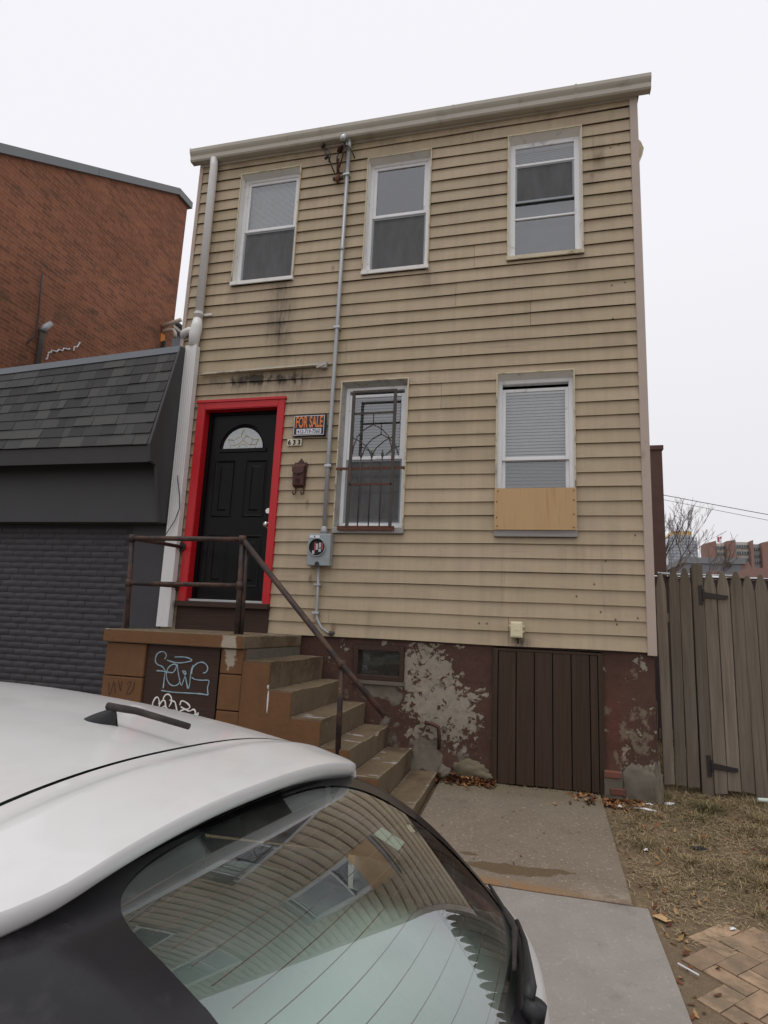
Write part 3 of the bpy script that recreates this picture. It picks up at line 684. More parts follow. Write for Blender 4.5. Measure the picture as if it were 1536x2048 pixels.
setc(b_, cmul((0.115, 0.115, 0.118), 0.35+nz(vec(x_*3.0, 0.0, z_*0.8), 3.0, 5, .7)*1.3)); b_.inputs['Roughness'].default_value = 0.8; b_.inputs['Alpha'].default_value = 0.74; MATS['screen'] = m
window(1, 5.742, 'cream_trim', 'white_trim', label="upper window nearest the white downspout, blind drawn behind its top sash")
window(2, 5.715, 'cream_trim', 'white_trim', bl=(None, None), label="middle upper window right of the service conduit")
w4 = window(4, 2.921, 'cream_trim', 'white_trim', inset=(.016, .016, .07, .045), sill='grey_board', low_screen=False, gap_top=.05, bl=('blind', 'blind_dim', 1.0), label="lower window with bent blinds, its bottom boarded with plywood")
window(5, 2.965, 'cream_trim', 'worn_casing', inset=(.034, .022, .07, .045), sill='grey_board', low_screen=True, gap_top=.035, bl=('blind_dim', 'blind_dim'), label="lower window behind the rusty iron grille")
# third upper window: dropped sash, half screen
def window3():
    x0, x1, z0, z1 = WIN[3]; fx0, fx1, fz0, fz1 = x0+.026, x1-.026, z0+.05, z1-.055
    wo = MB().ring(fx0, fx1, fz0, fz1, .050, .050, .055, .052, .050, .12).build("window", 'vinyl', house, bevel=.004, label="upper window at the right corner with its half screen slid up")
    MB().ring(x0, x1, z0, z1, .013, .013, .020, .014, -.036, .02).build("casing", 'cream_trim', wo, bevel=.003)
    rv = MB(); A = (x0+.011, x1-.011, z0+.02, z1-.012); B = (fx0+.002, fx1-.002, fz0+.002, fz1-.002); ya, yb = -.030, .052
    for q in (((A[0], ya, A[2]), (B[0], yb, B[2]), (B[0], yb, B[3]), (A[0], ya, A[3])), ((A[1], ya, A[3]), (B[1], yb, B[3]), (B[1], yb, B[2]), (A[1], ya, A[2])),
              ((A[0], ya, A[3]), (B[0], yb, B[3]), (B[1], yb, B[3]), (A[1], ya, A[3])), ((A[1], ya, A[2]), (B[1], yb, B[2]), (B[0], yb, B[2]), (A[0], ya, A[2]))): rv.poly(q)
    rv.build("reveal", 'white_trim', wo)
    MB().box(x0-.004, x1+.004, -.046, .03, z0, z0+.045).build("sill", 'cream_trim', wo, bevel=.004)
    gx0, gx1, gz0, gz1 = fx0+.050, fx1-.050, fz0+.055, fz1-.052
    sheet(gx0, gx1, .062, 6.10, gz1).build("pane", 'window_glass', wo)
    MB().box(gx0-.01, gx1+.01, .048, .075, 6.085, 6.11).build("sash", 'vinyl', wo, bevel=.003)
    MB().ring(gx0, gx1, 5.66, 6.085, .018, .018, .022, .014, .055, .066).build("screen_frame", 'meter_grey', wo)
    sheet(gx0+.016, gx1-.016, .060, 5.68, 6.08).build("screen", 'screen', wo)
    sheet(gx0, gx1, .082, 5.48, 6.08).build("pane", 'window_glass', wo)
    MB().box(gx0-.01, gx1+.01, .050, .078, 5.462, 5.482).build("sash", 'vinyl', wo, bevel=.003)
    sheet(gx0, gx1, .066, gz0, 5.465).build("pane", 'window_glass', wo)
    blinds(gx0, gx1, 5.98, gz1+.02, .13, wo, 'blind_dim'); MB().box(gx0-.03, gx1+.03, .15, .155, gz0, 6.0).build("curtain", 'curtain', wo)
    MB().box(fx0-.05, fx1+.05, .60, .62, fz0-.1, fz1+.1).build("room_back", 'room_dark', wo)
window3()
# plywood over the foot of the lower right window
pl = empty("plywood_board", (-.055, -.05, 2.217), "clean yellow plywood board nailed over the foot of a lower window", "board")
MB().box(-.422, .306, -.062, -.048, 2.217, 2.607).build("sheet", 'plywood', pl)
for x, z in ((-.39, 2.58), (-.40, 2.48), (-.40, 2.33), (-.395, 2.25), (.285, 2.58), (.285, 2.49), (.283, 2.36), (.282, 2.24)): MB().tube([(x, -.0655, z), (x, -.06, z)], .006, 6).build("nail", 'dark_metal', pl)

# ---- entrance door
dx0, dx1, dz0, dz1 = -3.565, -2.700, 1.472, 3.535
df = MB().ring(-3.655, -2.625, 1.43, 3.616, .088, .073, .0, .078, -.040, .0).build("door_frame", 'red_paint', house, bevel=.005, seg=2)
MB().box(-3.575, -3.560, -.035, .12, 1.472, 3.54).box(-2.705, -2.690, -.035, .12, 1.472, 3.54).box(-3.56, -2.705, -.035, .12, 3.532, 3.546).build("jamb", 'red_paint', df)
MB().box(-3.67, -2.612, -.052, -.006, 3.612, 3.640).build("drip_cap", 'red_paint', df)
MB().box(-3.575, -3.52, .066, .082, 1.472, 3.54).box(-2.735, -2.69, .066, .082, 1.472, 3.54).box(-3.52, -2.735, .066, .082, 3.50, 3.54).build("stop", 'door_black', df)
door = MB().box(dx0+.005, dx1-.005, .085, .125, 1.490, 3.530).build("door", 'door_black', house)
def panel(x0, x1, z0, z1):
    mb = MB(); ys = [(.0, .084), (.012, .076), (.024, .080), (.040, .092), (.055, .0915), (.085, .078)]
    for i in range(len(ys)-1):
        (a, ya), (b, yb) = ys[i], ys[i+1]
        P = lambda d, y: [(x0+d, y, z0+d), (x1-d, y, z0+d), (x1-d, y, z1-d), (x0+d, y, z1-d)]
        p, q = P(a, ya), P(b, yb)
        for k in range(4): mb.poly([p[k], p[(k+1) % 4], q[(k+1) % 4], q[k]])
    d, y = ys[-1]; mb.poly([(x0+d, y, z0+d), (x1-d, y, z0+d), (x1-d, y, z1-d), (x0+d, y, z1-d)])
    return mb.build("panel", 'door_black', door)
for (a, b) in ((-3.44, -3.19), (-3.07, -2.82)):
    panel(a, b, 2.36, 2.99); panel(a, b, 1.62, 2.17)
# half round light with leaded star
cx, cz, R_ = -3.13, 3.115, .235
fan = MB()
for i in range(24):
    t0, t1 = pi*i/24, pi*(i+1)/24
    for (r0_, r1_, y0_, y1_) in ((R_, R_+.018, .080, .070), (R_+.018, R_+.045, .070, .084)):
        fan.poly([(cx+r0_*cos(t0), y0_, cz+r0_*sin(t0)), (cx+r1_*cos(t0), y1_, cz+r1_*sin(t0)), (cx+r1_*cos(t1), y1_, cz+r1_*sin(t1)), (cx+r0_*cos(t1), y0_, cz+r0_*sin(t1))])
fan.box(cx-R_-.045, cx+R_+.045, .068, .085, cz-.038, cz); fan.build("fanlight_frame", 'door_black', door)
MB().poly([(cx+R_*cos(pi*i/24), .081, cz+R_*sin(pi*i/24)) for i in range(25)]).build("fanlight", 'frosted', door)
lead = MB()
def came(*pts): lead.tube([(cx+a*R_, .079, cz+b*R_) for a, b in pts], .0035, 5)
came((0, .95), (-.14, .62), (0, .42), (.14, .62), (0, .95)); came((-.78, .45), (-.5, .42), (-.38, .18), (-.66, .20), (-.78, .45)); came((.78, .45), (.5, .42), (.38, .18), (.66, .20), (.78, .45))
came((-.14, .62), (-.5, .42)); came((.14, .62), (.5, .42)); came((0, .42), (-.16, .28), (-.38, .18)); came((0, .42), (.16, .28), (.38, .18)); came((-.24, 0), (-.17, .17), (0, .23), (.17, .17), (.24, 0)); came((-.62, .0), (-.66, .2)); came((.62, 0), (.66, .2))
lead.build("leading", 'leaded', door)
kn = MB(); kn.tube([(-2.765, .085, 2.275), (-2.765, .075, 2.275)], .034, 16); kn.tube([(-2.765, .08, 2.275), (-2.765, .05, 2.275), (-2.765, .035, 2.275), (-2.765, .015, 2.275)], [.013, .016, .030, .024], 14); kn.build("knob", 'chrome', door, smooth=True)
MB().tube([(-2.765, .085, 2.425), (-2.765, .065, 2.425)], [.034, .028], 16).build("deadbolt", 'chrome', door)
MB().box(-3.56, -2.705, .0, .09, 1.462, 1.486).build("threshold", 'galvanised', house, bevel=.003)
MB().box(-3.66, -2.62, -.085, .10, 1.405, 1.460).build("door_sill", 'brown_board', house, bevel=.005)
MB().box(-3.655, -2.625, -.030, .02, 1.172, 1.404).build("riser_board", 'brown_board', house)

# ---- foundation, hatch and cellar window
def fwall(x0, x1, z0, z1):
    nx, nzz = max(2, int((x1-x0)/.05)), max(2, int((z1-z0)/.05))
    def f(u, v):
        x = x0+(x1-x0)*u; z = z0+(z1-z0)*v
        y = .016+noise.noise(Vector((x*3, 0, z*3)))*.012+noise.noise(Vector((x*11, 0, z*11)))*.004-max(0, .25-z)*.12*(1 if x > .3 or x < -.6 else .3)
        return (x, y, z)
    MB().grid(f, nx, nzz).build("foundation", 'foundation', house, smooth=True)
fwall(-2.4, -1.73, -.05, 1.18); fwall(-1.73, -1.235, -.05, .795); fwall(-1.235, -.425, -.05, 1.18); fwall(.512, .925, -.05, 1.18); fwall(-1.73, -1.235, 1.115, 1.18)
fs = MB().grid(lambda u, v: (.925-noise.noise(Vector((0, u*20, v*4)))*.01, .02+7.9*u, -.05+1.23*v), 30, 10); fs.build("foundation_side", 'foundation', house, smooth=True)
MB().box(-3.9, -.43, .10, .2, -.1, 1.16).box(-.46, -.40, .05, .3, -.1, 1.16).box(.50, .54, .05, .3, -.1, 1.16).box(.54, .90, .10, .2, -.1, 1.16).build("foundation_core", 'cement', house)
MB().box(-3.9, .90, .004, .2, 1.16, 1.19).build("sill_beam", 'brown_board', house)
hx = MB().ring(-.422, .510, -.02, 1.150, .042, .040, .0, .02, -.012, .06).build("cellar_door", 'brown_planks', house)
px = [-.376, -.218, -.062, .092, .248, .400, .466]
for i in range(6):
    x0, x1 = px[i]+.004, px[i+1]-.004 if i < 5 else .464
    b_ = .0-.012*i*.0; o = MB().box(x0, x1, -.006-random.uniform(0, .004), .020, .012+.006*random.random(), 1.128).build("plank", 'brown_planks', hx, bevel=.0025)
MB().box(-.38, .468, .022, .03, .02, 1.12).build("backing", 'black', hx)
vw = MB().ring(-1.728, -1.238, .795, 1.112, .045, .040, .045, .045, -.012, .06).build("cellar_window", 'brown_board', house, bevel=.003)
me_ = MB()
for i in range(28): x = -1.683+.405*i/27; me_.tube([(x, .02+.012*sin(i*.4), .84), (x, .02+.012*sin(i*.4+1), 1.067)], .0016, 4)
for j in range(16): z = .842+.224*j/15; me_.tube([(-1.683, .022, z), (-1.48, .034, z), (-1.278, .022, z)], .0016, 4)
me_.build("wire_mesh", 'grille_iron', vw, kind="stuff")
sheet(-1.70, -1.26, .078, .82, 1.09).build("pane", 'window_glass', vw); MB().box(-1.72, -1.24, .30, .31, .78, 1.12).build("backing", 'curtain', vw)
MB().box(-1.735, -1.23, -.014, .01, .760, .794).build("sill", 'cement', vw)
# bits of bare masonry at the foot of the wall
for i, (x, z, w_, h_) in enumerate(((.565, .150, .13, .052), (.600, .020, .12, .055))):
    MB().box(x-w_/2, x+w_/2, -.055, .02, z, z+h_).build("brick", 'old_brick', house, bevel=.006)
MB().box(.50, .64, -.045, .02, -.02, .20).build("mortar_bed", 'cement', house)
def rock(name, c, s, mat, parent=None, seed=0, **k):
    mb = MB(); mb.grid(lambda u, v: tuple(c[i]+s[i]*q*(1+.30*noise.noise(Vector((cos(2*pi*u)*sin(pi*v)*3.1, sin(2*pi*u)*sin(pi*v)*3.1, cos(pi*v)*3.1+seed)))+.28*noise.noise(Vector((cos(2*pi*u)*sin(pi*v), sin(2*pi*u)*sin(pi*v), cos(pi*v)+seed))*1.6)) for i, q in enumerate((cos(2*pi*u)*sin(pi*v), sin(2*pi*u)*sin(pi*v), cos(pi*v)))), 26, 18)
    return mb.build(name, mat, parent, smooth=True, **k)
rock("stone", (-.60, .0, .07), (.17, .06, .10), 'stone', house, 3)
rock("stone", (-.84, -.02, .04), (.06, .05, .07), 'cement', house, 5)
rock("stucco_lump", (.775, -.005, .06), (.15, .045, .22), 'cement', house, 8)
rock("stucco_lump", (.915, .01, .03), (.045, .045, .24), 'cement', house, 2)
MB().tube([(-1.02, -.03, .46), (-.95, -.035, .455), (-.895, -.035, .43), (-.885, -.03, .36), (-.89, -.005, .24)], .017, 10).build("drain_pipe", 'mailbox_metal', house, smooth=True)

# ================================================================== THINGS ON THE FACADE
es = empty("electric_meter", (-2.09, -.06, 1.84), "grey electric meter box with long conduit running up to the gutter", "meter")
MB().tube([(-2.086, -.055, 2.16), (-2.090, -.055, 3.2), (-2.084, -.055, 4.4), (-2.080, -.055, 6.55)], .0215, 12).build("conduit", 'conduit', es, smooth=True)
MB().tube([(-2.086, -.055, 2.16), (-2.086, -.055, 2.20), (-2.086, -.055, 2.235), (-2.086, -.055, 2.24)], [.035, .035, .028, .024], 12).build("hub", 'conduit', es, smooth=True)
MB().tube([(-2.083, -.055, 5.27), (-2.083, -.055, 5.31)], .026, 12).build("coupling", 'conduit', es, smooth=True)
for z in (2.86, 4.37, 6.20): MB().box(-2.122, -2.048, -.083, -.02, z-.015, z+.015).build("clamp", 'galvanised', es, bevel=.004)
bx_ = MB(); bx_.box(-2.225, -1.990, -.115, -.022, 1.845, 2.160).build("box", 'meter_grey', es, bevel=.008, seg=2)
rg = MB()
for i in range(28):
    a, b = 2*pi*i/28, 2*pi*(i+1)/28; c0 = (-2.125, 2.025)
    for (r0_, r1_, y0_, y1_) in ((.083, .090, -.132, -.132), (.090, .092, -.132, -.114), (.083, .081, -.132, -.060)):
        rg.poly([(c0[0]+r0_*cos(a), y0_, c0[1]+r0_*sin(a)), (c0[0]+r1_*cos(a), y1_, c0[1]+r1_*sin(a)), (c0[0]+r1_*cos(b), y1_, c0[1]+r1_*sin(b)), (c0[0]+r0_*cos(b), y0_, c0[1]+r0_*sin(b))])
rg.build("ring", 'meter_grey', es)
MB().poly([(-2.125+.083*cos(2*pi*i/28), -.1165, 2.025+.083*sin(2*pi*i/28)) for i in range(28)]).build("socket", 'black', es)
for x, z, w_, h_, mt in ((-2.145, 2.03, .008, .085, 'tail_red'), (-2.07, 2.035, .008, .075, 'tail_red'), (-2.125, 2.03, .010, .06, 'galvanised'), (-2.095, 2.045, .010, .05, 'galvanised'), (-2.095, 1.995, .012, .03, 'galvanised'), (-2.16, 1.975, .012, .035, 'galvanised')):
    MB().box(x-w_, x+w_, -.121, -.117, z-h_/2, z+h_/2).build("jaw", mt, es)
MB().box(-2.21, -2.105, -.1185, -.1155, 2.118, 2.143).build("sticker", 'sign_white', es); MB().box(-2.163, -2.150, -.1192, -.1180, 2.122, 2.138).build("mark", 'ink', es)
MB().prism([(-2.14, 1.848), (-2.09, 1.848), (-2.098, 1.875), (-2.115, 1.888), (-2.132, 1.875)], 'y', -.122, -.114).build("latch", 'dark_metal', es)
MB().tube([(-2.115, -.06, 1.845), (-2.113, -.05, 1.55), (-2.115, -.05, 1.42), (-2.105, -.05, 1.34), (-2.06, -.05, 1.26), (-2.00, -.04, 1.215), (-1.965, -.02, 1.20)], .0145, 8).build("ground_conduit", 'conduit', es, smooth=True)
for z in (1.665, 1.39): MB().box(-2.155, -2.085, -.072, -.02, z-.012, z+.012).build("clamp", 'galvanised', es, bevel=.003)
rock("putty", (-1.955, -.03, 1.205), (.030, .018, .022), 'grille_iron', es, 4)
wh = MB(); wh.tube([(-2.08, -.058, 6.50), (-2.08, -.062, 6.58), (-2.085, -.075, 6.632), (-2.10, -.125, 6.628), (-2.115, -.165, 6.585), (-2.118, -.17, 6.54)], [.026, .034, .038, .038, .034, .028], 12); wh.build("weatherhead", 'galvanised', es, smooth=True)
# service insulator bracket with cut wires
sb = empty("service_bracket", (-2.20, -.03, 6.19), "rusty service bracket with dangling cut wires under the gutter", "bracket")
MB().tube([(-2.195, -.03, 6.24), (-2.195, -.05, 6.17), (-2.19, -.05, 6.12)], [.020, .026, .010], 8).tube([(-2.20, -.03, 6.26), (-2.20, -.05, 6.34), (-2.195, -.06, 6.42)], [.018, .016, .012], 8).build("spool", 'rust', sb, smooth=True)
MB().box(-2.255, -2.135, -.04, -.02, 6.185, 6.215).build("plate", 'dark_metal', sb)
MB().tube([(-2.19, -.06, 6.50), (-2.16, -.10, 6.54), (-2.14, -.11, 6.515)], [.028, .038, .022], 8).build("knob", 'mailbox_metal', sb, smooth=True)
for pts in ([(-2.395, -.04, 6.62), (-2.35, -.09, 6.52), (-2.30, -.10, 6.42), (-2.26, -.09, 6.32), (-2.23, -.06, 6.25)], [(-2.35, -.05, 6.58), (-2.29, -.12, 6.50), (-2.27, -.12, 6.42), (-2.29, -.10, 6.36)], [(-2.14, -.11, 6.52), (-2.06, -.14, 6.50), (-2.01, -.14, 6.42), (-1.98, -.12, 6.34)], [(-2.10, -.13, 6.56), (-2.10, -.15, 6.46), (-2.13, -.12, 6.36), (-2.17, -.08, 6.29)], [(-2.19, -.08, 6.48), (-2.20, -.09, 6.42), (-2.20, -.08, 6.36)]):
    MB().tube(pts, .0075, 6).build("wire", 'dark_metal', sb, smooth=True)
for c_ in ((-2.39, -.05, 6.615), (-2.32, -.09, 6.42)): MB().tube([(c_[0]-.02, c_[1], c_[2]), (c_[0]+.02, c_[1]-.02, c_[2]+.012)], .016, 7).build("clip", 'dark_metal', sb)
# awning remnant above the door
aw = empty("awning_rail", (-2.92, -.04, 3.94), "broken white metal awning rail left across the wall above the door", "rail")
MB().prism([(-3.665, 3.935), (-2.23, 3.958), (-2.23, 3.988), (-3.62, 3.962)], 'y', -.055, -.022).build("strip", 'worn_casing', aw)
MB().prism([(-3.665, 3.935), (-2.30, 3.956), (-2.30, 3.964), (-3.665, 3.943)], 'y', -.075, -.05).build("lip", 'cream_trim', aw)
MB().box(-2.245, -2.175, -.06, -.022, 3.93, 3.995).build("bracket", 'worn_casing', aw); MB().tube([(-2.28, -.07, 3.925), (-2.19, -.06, 3.965)], .010, 6).build("stub", 'gutter', aw)
# for sale sign
sg = empty("for_sale_sign", (-2.32, -.04, 3.18), "black and orange for sale sign with handwritten phone number", "sign")
MB().grid(lambda u, v: (-2.505+.365*u+.003*(v-.5), -.034-.012*sin(pi*u)*(.4+v), 3.181+.237*v+.007*sin(pi*u)), 10, 4).build("sheet", 'sign_black', sg, solid=.003)
yq = -.062
bd = MB()
for q in (((-2.487, 3.196), (-2.158, 3.200), .0028), ((-2.487, 3.402), (-2.158, 3.405), .0028)):
    bd.box(q[0][0], q[1][0], yq, yq+.001, q[0][1]-q[2], q[0][1]+q[2])
bd.box(-2.490, -2.4845, yq, yq+.001, 3.196, 3.402); bd.box(-2.161, -2.1555, yq, yq+.001, 3.196, 3.402); bd.build("border", 'sign_white', sg)
MB().box(-2.478, -2.164, -.061, -.0600, 3.196, 3.400).build("face", 'sign_black', sg)
t, wd = text_mb("FOR SALE", .170, -2.472, -.0640, 3.278, 1.0, .004)
k_ = .300/wd; t.v = [(-2.472+(v[0]+2.472)*k_, v[1], v[2]) for v in t.v]; t.build("lettering", 'sign_orange', sg)
MB().box(-2.455, -2.185, -.0625, -.0615, 3.206, 3.262).build("number_box", 'sign_white', sg)
t, wd = text_mb("412-719-7560", .058, -2.447, -.0640, 3.214, 1.0, .0012, 0.12); k_ = .252/wd; t.v = [(-2.447+(v[0]+2.447)*k_, v[1], v[2]) for v in t.v]; t.build("phone_number", 'ink', sg)
# house number tiles
hn = empty("house_number", (-2.483, -.04, 3.093), "three ivory tiles reading 633 beside the red door frame", "house number")
for i, ch in enumerate("633"):
    x = -2.562+i*.0535
    tl = MB().box(x, x+.0520, -.036, -.026, 3.094, 3.166).build("tile", 'tile_ivory', hn, bevel=.002)
    t, wd = text_mb(ch, .070, x+.006, -.0375, 3.105, .95, .0035); t.v = [(x+.026+(v[0]-x-.006-wd/2)*1.0, v[1], v[2]) for v in t.v]; t.build("digit", 'black', tl)
# mailbox
mbx = empty("mailbox", (-2.395, -.05, 2.565), "rusty brown wall mailbox with scalloped top and two hooks", "mailbox")
back = [(-2.462, 2.655), (-2.330, 2.655), (-2.322, 2.86), (-2.322, 2.905), (-2.332, 2.915), (-2.345, 2.905), (-2.357, 2.915), (-2.375, 2.935), (-2.39, 2.955), (-2.405, 2.935), (-2.425, 2.915), (-2.437, 2.905), (-2.450, 2.915), (-2.460, 2.905), (-2.466, 2.86)]
MB().prism(back, 'y', -.034, -.026).build("back_plate", 'mailbox_metal', mbx)
MB().prism([(-.034, 2.645), (-.075, 2.665), (-.092, 2.845), (-.034, 2.895)], 'x', -2.455, -2.337).build("body", 'mailbox_metal', mbx, bevel=.005, seg=2)
MB().prism([(-2.460, 2.855), (-2.332, 2.855), (-2.336, 2.80), (-2.350, 2.785), (-2.375, 2.785), (-2.396, 2.765), (-2.417, 2.785), (-2.442, 2.785), (-2.456, 2.80)], 'y', -.100, -.0935).build("flap", 'mailbox_metal', mbx)
MB().tube([(-2.396, -.102, 2.79), (-2.396, -.106, 2.765)], .007, 7).build("catch", 'dark_metal', mbx)
hl = MB()
for i in range(3):
    for j in range(3): x = -2.416+.018*i; z = 2.690+.017*j; hl.tube([(x, -.0850-.0009*j-.0008*j, z), (x, -.079, z)], .0052, 6)
hl.build("viewing_holes", 'black', mbx)
for x in (-2.440, -2.352): MB().tube([(x+.012, -.035, 2.665), (x+.012, -.036, 2.60), (x+.010, -.045, 2.575), (x+.002, -.060, 2.568), (x-.004, -.068, 2.585), (x-.006, -.070, 2.61)], .0075, 6).build("hook", 'mailbox_metal', mbx, smooth=True)
# phone junction box
ph = empty("phone_box", (-.215, -.05, 1.24), "small ivory phone junction box on the lowest siding boards", "junction box")
MB().box(-.268, -.162, -.085, -.02, 1.248, 1.388).build("cover", 'ivory_box', ph, bevel=.010, seg=2); MB().box(-.252, -.178, -.0885, -.085, 1.262, 1.375).build("face", 'ivory_box', ph, bevel=.003)
for x, z in ((-.274, 1.352), (-.156, 1.352), (-.158, 1.302)): MB().box(x-.008, x+.008, -.06, -.03, z-.009, z+.009).build("lug", 'ivory_box', ph)
MB().tube([(-.215+.022*cos(pi*i/8), -.0895, 1.302+.016*sin(pi*i/8)) for i in range(9)], .0018, 4).build("emblem", 'cream_trim', ph)
MB().tube([(-.21, -.05, 1.25), (-.205, -.03, 1.225), (-.20, -.02, 1.20)], .008, 6).build("cable", 'dark_metal', ph)
# iron grille
gr = empty("window_grille", (-1.63, -.06, 2.22), "rusty iron grille with gothic arches over the lower left window", "grille")
gy = -.075
def bar(name, pts, r=.0065, mt='grille_iron', y=gy): return MB().tube([(a, y, b) for a, b in pts], r, 6).build(name, mt, gr, smooth=True)
def flat(name, x0, x1, z0, z1, mt='grille_iron', y0=gy-.008, y1=gy+.004): return MB().box(x0, x1, y0, y1, z0, z1).build(name, mt, gr)
flat("stile", -1.862, -1.830, 2.235, 3.640); flat("stile", -1.427, -1.395, 2.235, 3.625)
flat("bar", -1.86, -1.396, 3.615, 3.640, y0=gy-.010); flat("bar", -1.832, -1.424, 3.385, 3.405); flat("bar", -1.85, -1.41, 2.650, 2.668, 'rust'); flat("bar", -1.995, -1.288, 2.812, 2.838, 'rust', gy+.004, gy+.012); flat("bar", -1.945, -1.372, 2.205, 2.245, 'rust', gy-.004, gy+.02)
for i in range(3):
    x = -1.738+.110*i; bar("rod", [(x, 2.24), (x, 2.94+.0*i)]); MB().tube([(x, gy, 2.93), (x, gy, 2.955), (x, gy, 3.01)], [.006, .016, .003], 6).build("finial", 'grille_iron', gr, smooth=True)
bar("rod", [(-1.628, 3.27), (-1.628, 3.39)], .005)
bar("arch", [(-1.628, 3.275), (-1.72, 3.225), (-1.79, 3.15), (-1.822, 3.05), (-1.832, 2.97)], .006); bar("arch", [(-1.628, 3.275), (-1.536, 3.225), (-1.466, 3.15), (-1.434, 3.05), (-1.424, 2.97)], .006)
bar("arch", [(-1.830, 3.14), (-1.75, 3.10), (-1.67, 3.03), (-1.630, 2.95)], .006); bar("arch", [(-1.426, 3.14), (-1.506, 3.10), (-1.586, 3.03), (-1.628, 2.95)], .006)
for x in (-1.96, -1.31): MB().tube([(x, gy+.012, 2.825), (x, .0, 2.825)], .008, 6).build("anchor", 'rust', gr)

# ================================================================== STOOP
st = empty("stoop", (-2.2, -.6, -.05), "brown painted concrete stoop with six steps leading to the red framed door", "steps")
MB().box(-3.535, -2.255, -1.245, -.030, 1.068, 1.176).build("landing_slab", 'step', st, bevel=.012, seg=2)
MB().box(-3.530, -2.262, -1.2475, -1.243, 1.076, 1.168).build("slab_edge", 'stoop', st)
SX = [-2.03, -1.835, -1.588, -1.358, -1.132, -.895]; SZ = [.985, .778, .590, .402, .225, .048]
for i in range(6):
    x0 = -2.262 if i == 0 else SX[i-1]-.002
    mb = MB(); nx, ny = 6, 24; dz_ = -.035 if i == 5 else 0
    def top(u, v, x0=x0, i=i):
        x = x0+(SX[i]-x0)*u; y = -1.20+1.20*v
        wear = -.010*exp(-((v-.45)/.22)**2)*(.3+.7*u)
        e_ = .006*noise.noise(Vector((x*5, y*5, i)))
        ch = 0
        if i == 3 and u > .95 and .62 < v < .70: ch = -.02
        return (x+(noise.noise(Vector((y*9, i, 0)))*.006 if u > .95 else 0), y, SZ[i]+wear+e_+ch+(zg(y)*.35 if i == 5 else 0))
    mb.grid(top, nx, ny); n0 = len(mb.v)
    ring_ = [k for k in range(nx+1)]+[(j+1)*(nx+1)+nx for j in range(ny)]+[ny*(nx+1)+k for k in reversed(range(nx))]+[j*(nx+1) for j in reversed(range(1, ny))]
    for k in ring_: p = mb.v[k]; mb.v.append((p[0]-(.012 if p[0] > SX[i]-.03 else 0), p[1], p[2]-(.24 if i < 5 else .17)))
    L_ = len(ring_)
    for k in range(L_): mb.f.append((ring_[k], n0+k, n0+(k+1) % L_, ring_[(k+1) % L_]))
    mb.build("step", 'step', st)
# painted front wall following the steps
fr = [(-2.262, 1.066), (-2.262, SZ[0]-.006)]
prof = [(-2.262, -.15)]
prof = [(-2.262, -.15), (-2.262, SZ[0]-.012)]
for i in range(5):
    prof += [(SX[i]-.004, SZ[i]-.012), (SX[i]-.004, SZ[i+1]-.012)]
prof[-1] = (SX[4]-.004, -.15)
MB().prism(prof, 'y', -1.206, -1.19).build("side_wall", 'stoop', st)
MB().box(-3.50, -2.262, -1.16, -.03, -.15, 1.067).box(-2.262, -1.60, -1.185, -.03, -.15, .52).box(-1.60, -1.15, -1.185, -.03, -.15, .15).build("core", 'cement', st)
for (z0, z1) in ((.80, 1.064), (.53, .793), (.26, .523), (-.12, .253)):
    MB().box(-3.515, -3.140, -1.212, -1.12, z0, z1).build("block", 'stoop', st, bevel=.006)
for (z0, z1) in ((.875, 1.064), (.60, .868), (.33, .593), (-.12, .323)):
    MB().box(-2.455, -2.2645, -1.212, -1.12, z0, z1).build("block", 'stoop', st, bevel=.006)
pn = MB().box(-3.132, -2.478, -1.190, -1.165, -.10, 1.062).build("access_panel", 'brown_board', st)
MB().box(-2.478, -2.456, -1.175, -1.16, -.10, 1.062).build("gap_board", 'black', st)
BLUE = [[(-2.968, 0.954), (-2.956, 0.981), (-2.975, 1.007), (-3.01, 1.01), (-3.043, 0.99), (-3.054, 0.952), (-3.046, 0.922), (-3.02, 0.904), (-2.988, 0.896), (-2.964, 0.877), (-2.952, 0.858)], [(-3.03, 0.858), (-2.987, 0.859), (-2.94, 0.855), (-2.893, 0.851), (-2.874, 0.856)], [(-2.951, 0.854), (-2.952, 0.798), (-2.953, 0.725)], [(-2.874, 0.856), (-2.855, 0.89), (-2.858, 0.916), (-2.882, 0.918), (-2.914, 0.9), (-2.933, 0.872), (-2.937, 0.832), (-2.924, 0.793), (-2.897, 0.762), (-2.861, 0.751), (-2.828, 0.76), (-2.811, 0.781), (-2.81, 0.807)], [(-2.847, 0.92), (-2.833, 0.865), (-2.814, 0.807), (-2.797, 0.762)], [(-2.789, 0.756), (-2.772, 0.81), (-2.762, 0.863), (-2.795, 0.871), (-2.769, 0.843), (-2.747, 0.785), (-2.73, 0.74), (-2.718, 0.767), (-2.718, 0.833), (-2.714, 0.892), (-2.702, 0.922)], [(-2.709, 0.853), (-2.706, 0.892), (-2.687, 0.923), (-2.651, 0.945), (-2.614, 0.947), (-2.581, 0.926), (-2.571, 0.901), (-2.583, 0.874), (-2.608, 0.866)], [(-2.706, 0.827), (-2.674, 0.813), (-2.614, 0.81), (-2.55, 0.811), (-2.556, 0.759), (-2.546, 0.701)], [(-2.546, 0.701), (-2.617, 0.706), (-2.737, 0.704), (-2.859, 0.702), (-2.968, 0.708)], [(-2.944, 0.948), (-2.888, 0.935), (-2.825, 0.932), (-2.765, 0.942), (-2.717, 0.958), (-2.746, 0.973), (-2.8, 0.98), (-2.877, 0.975)]]
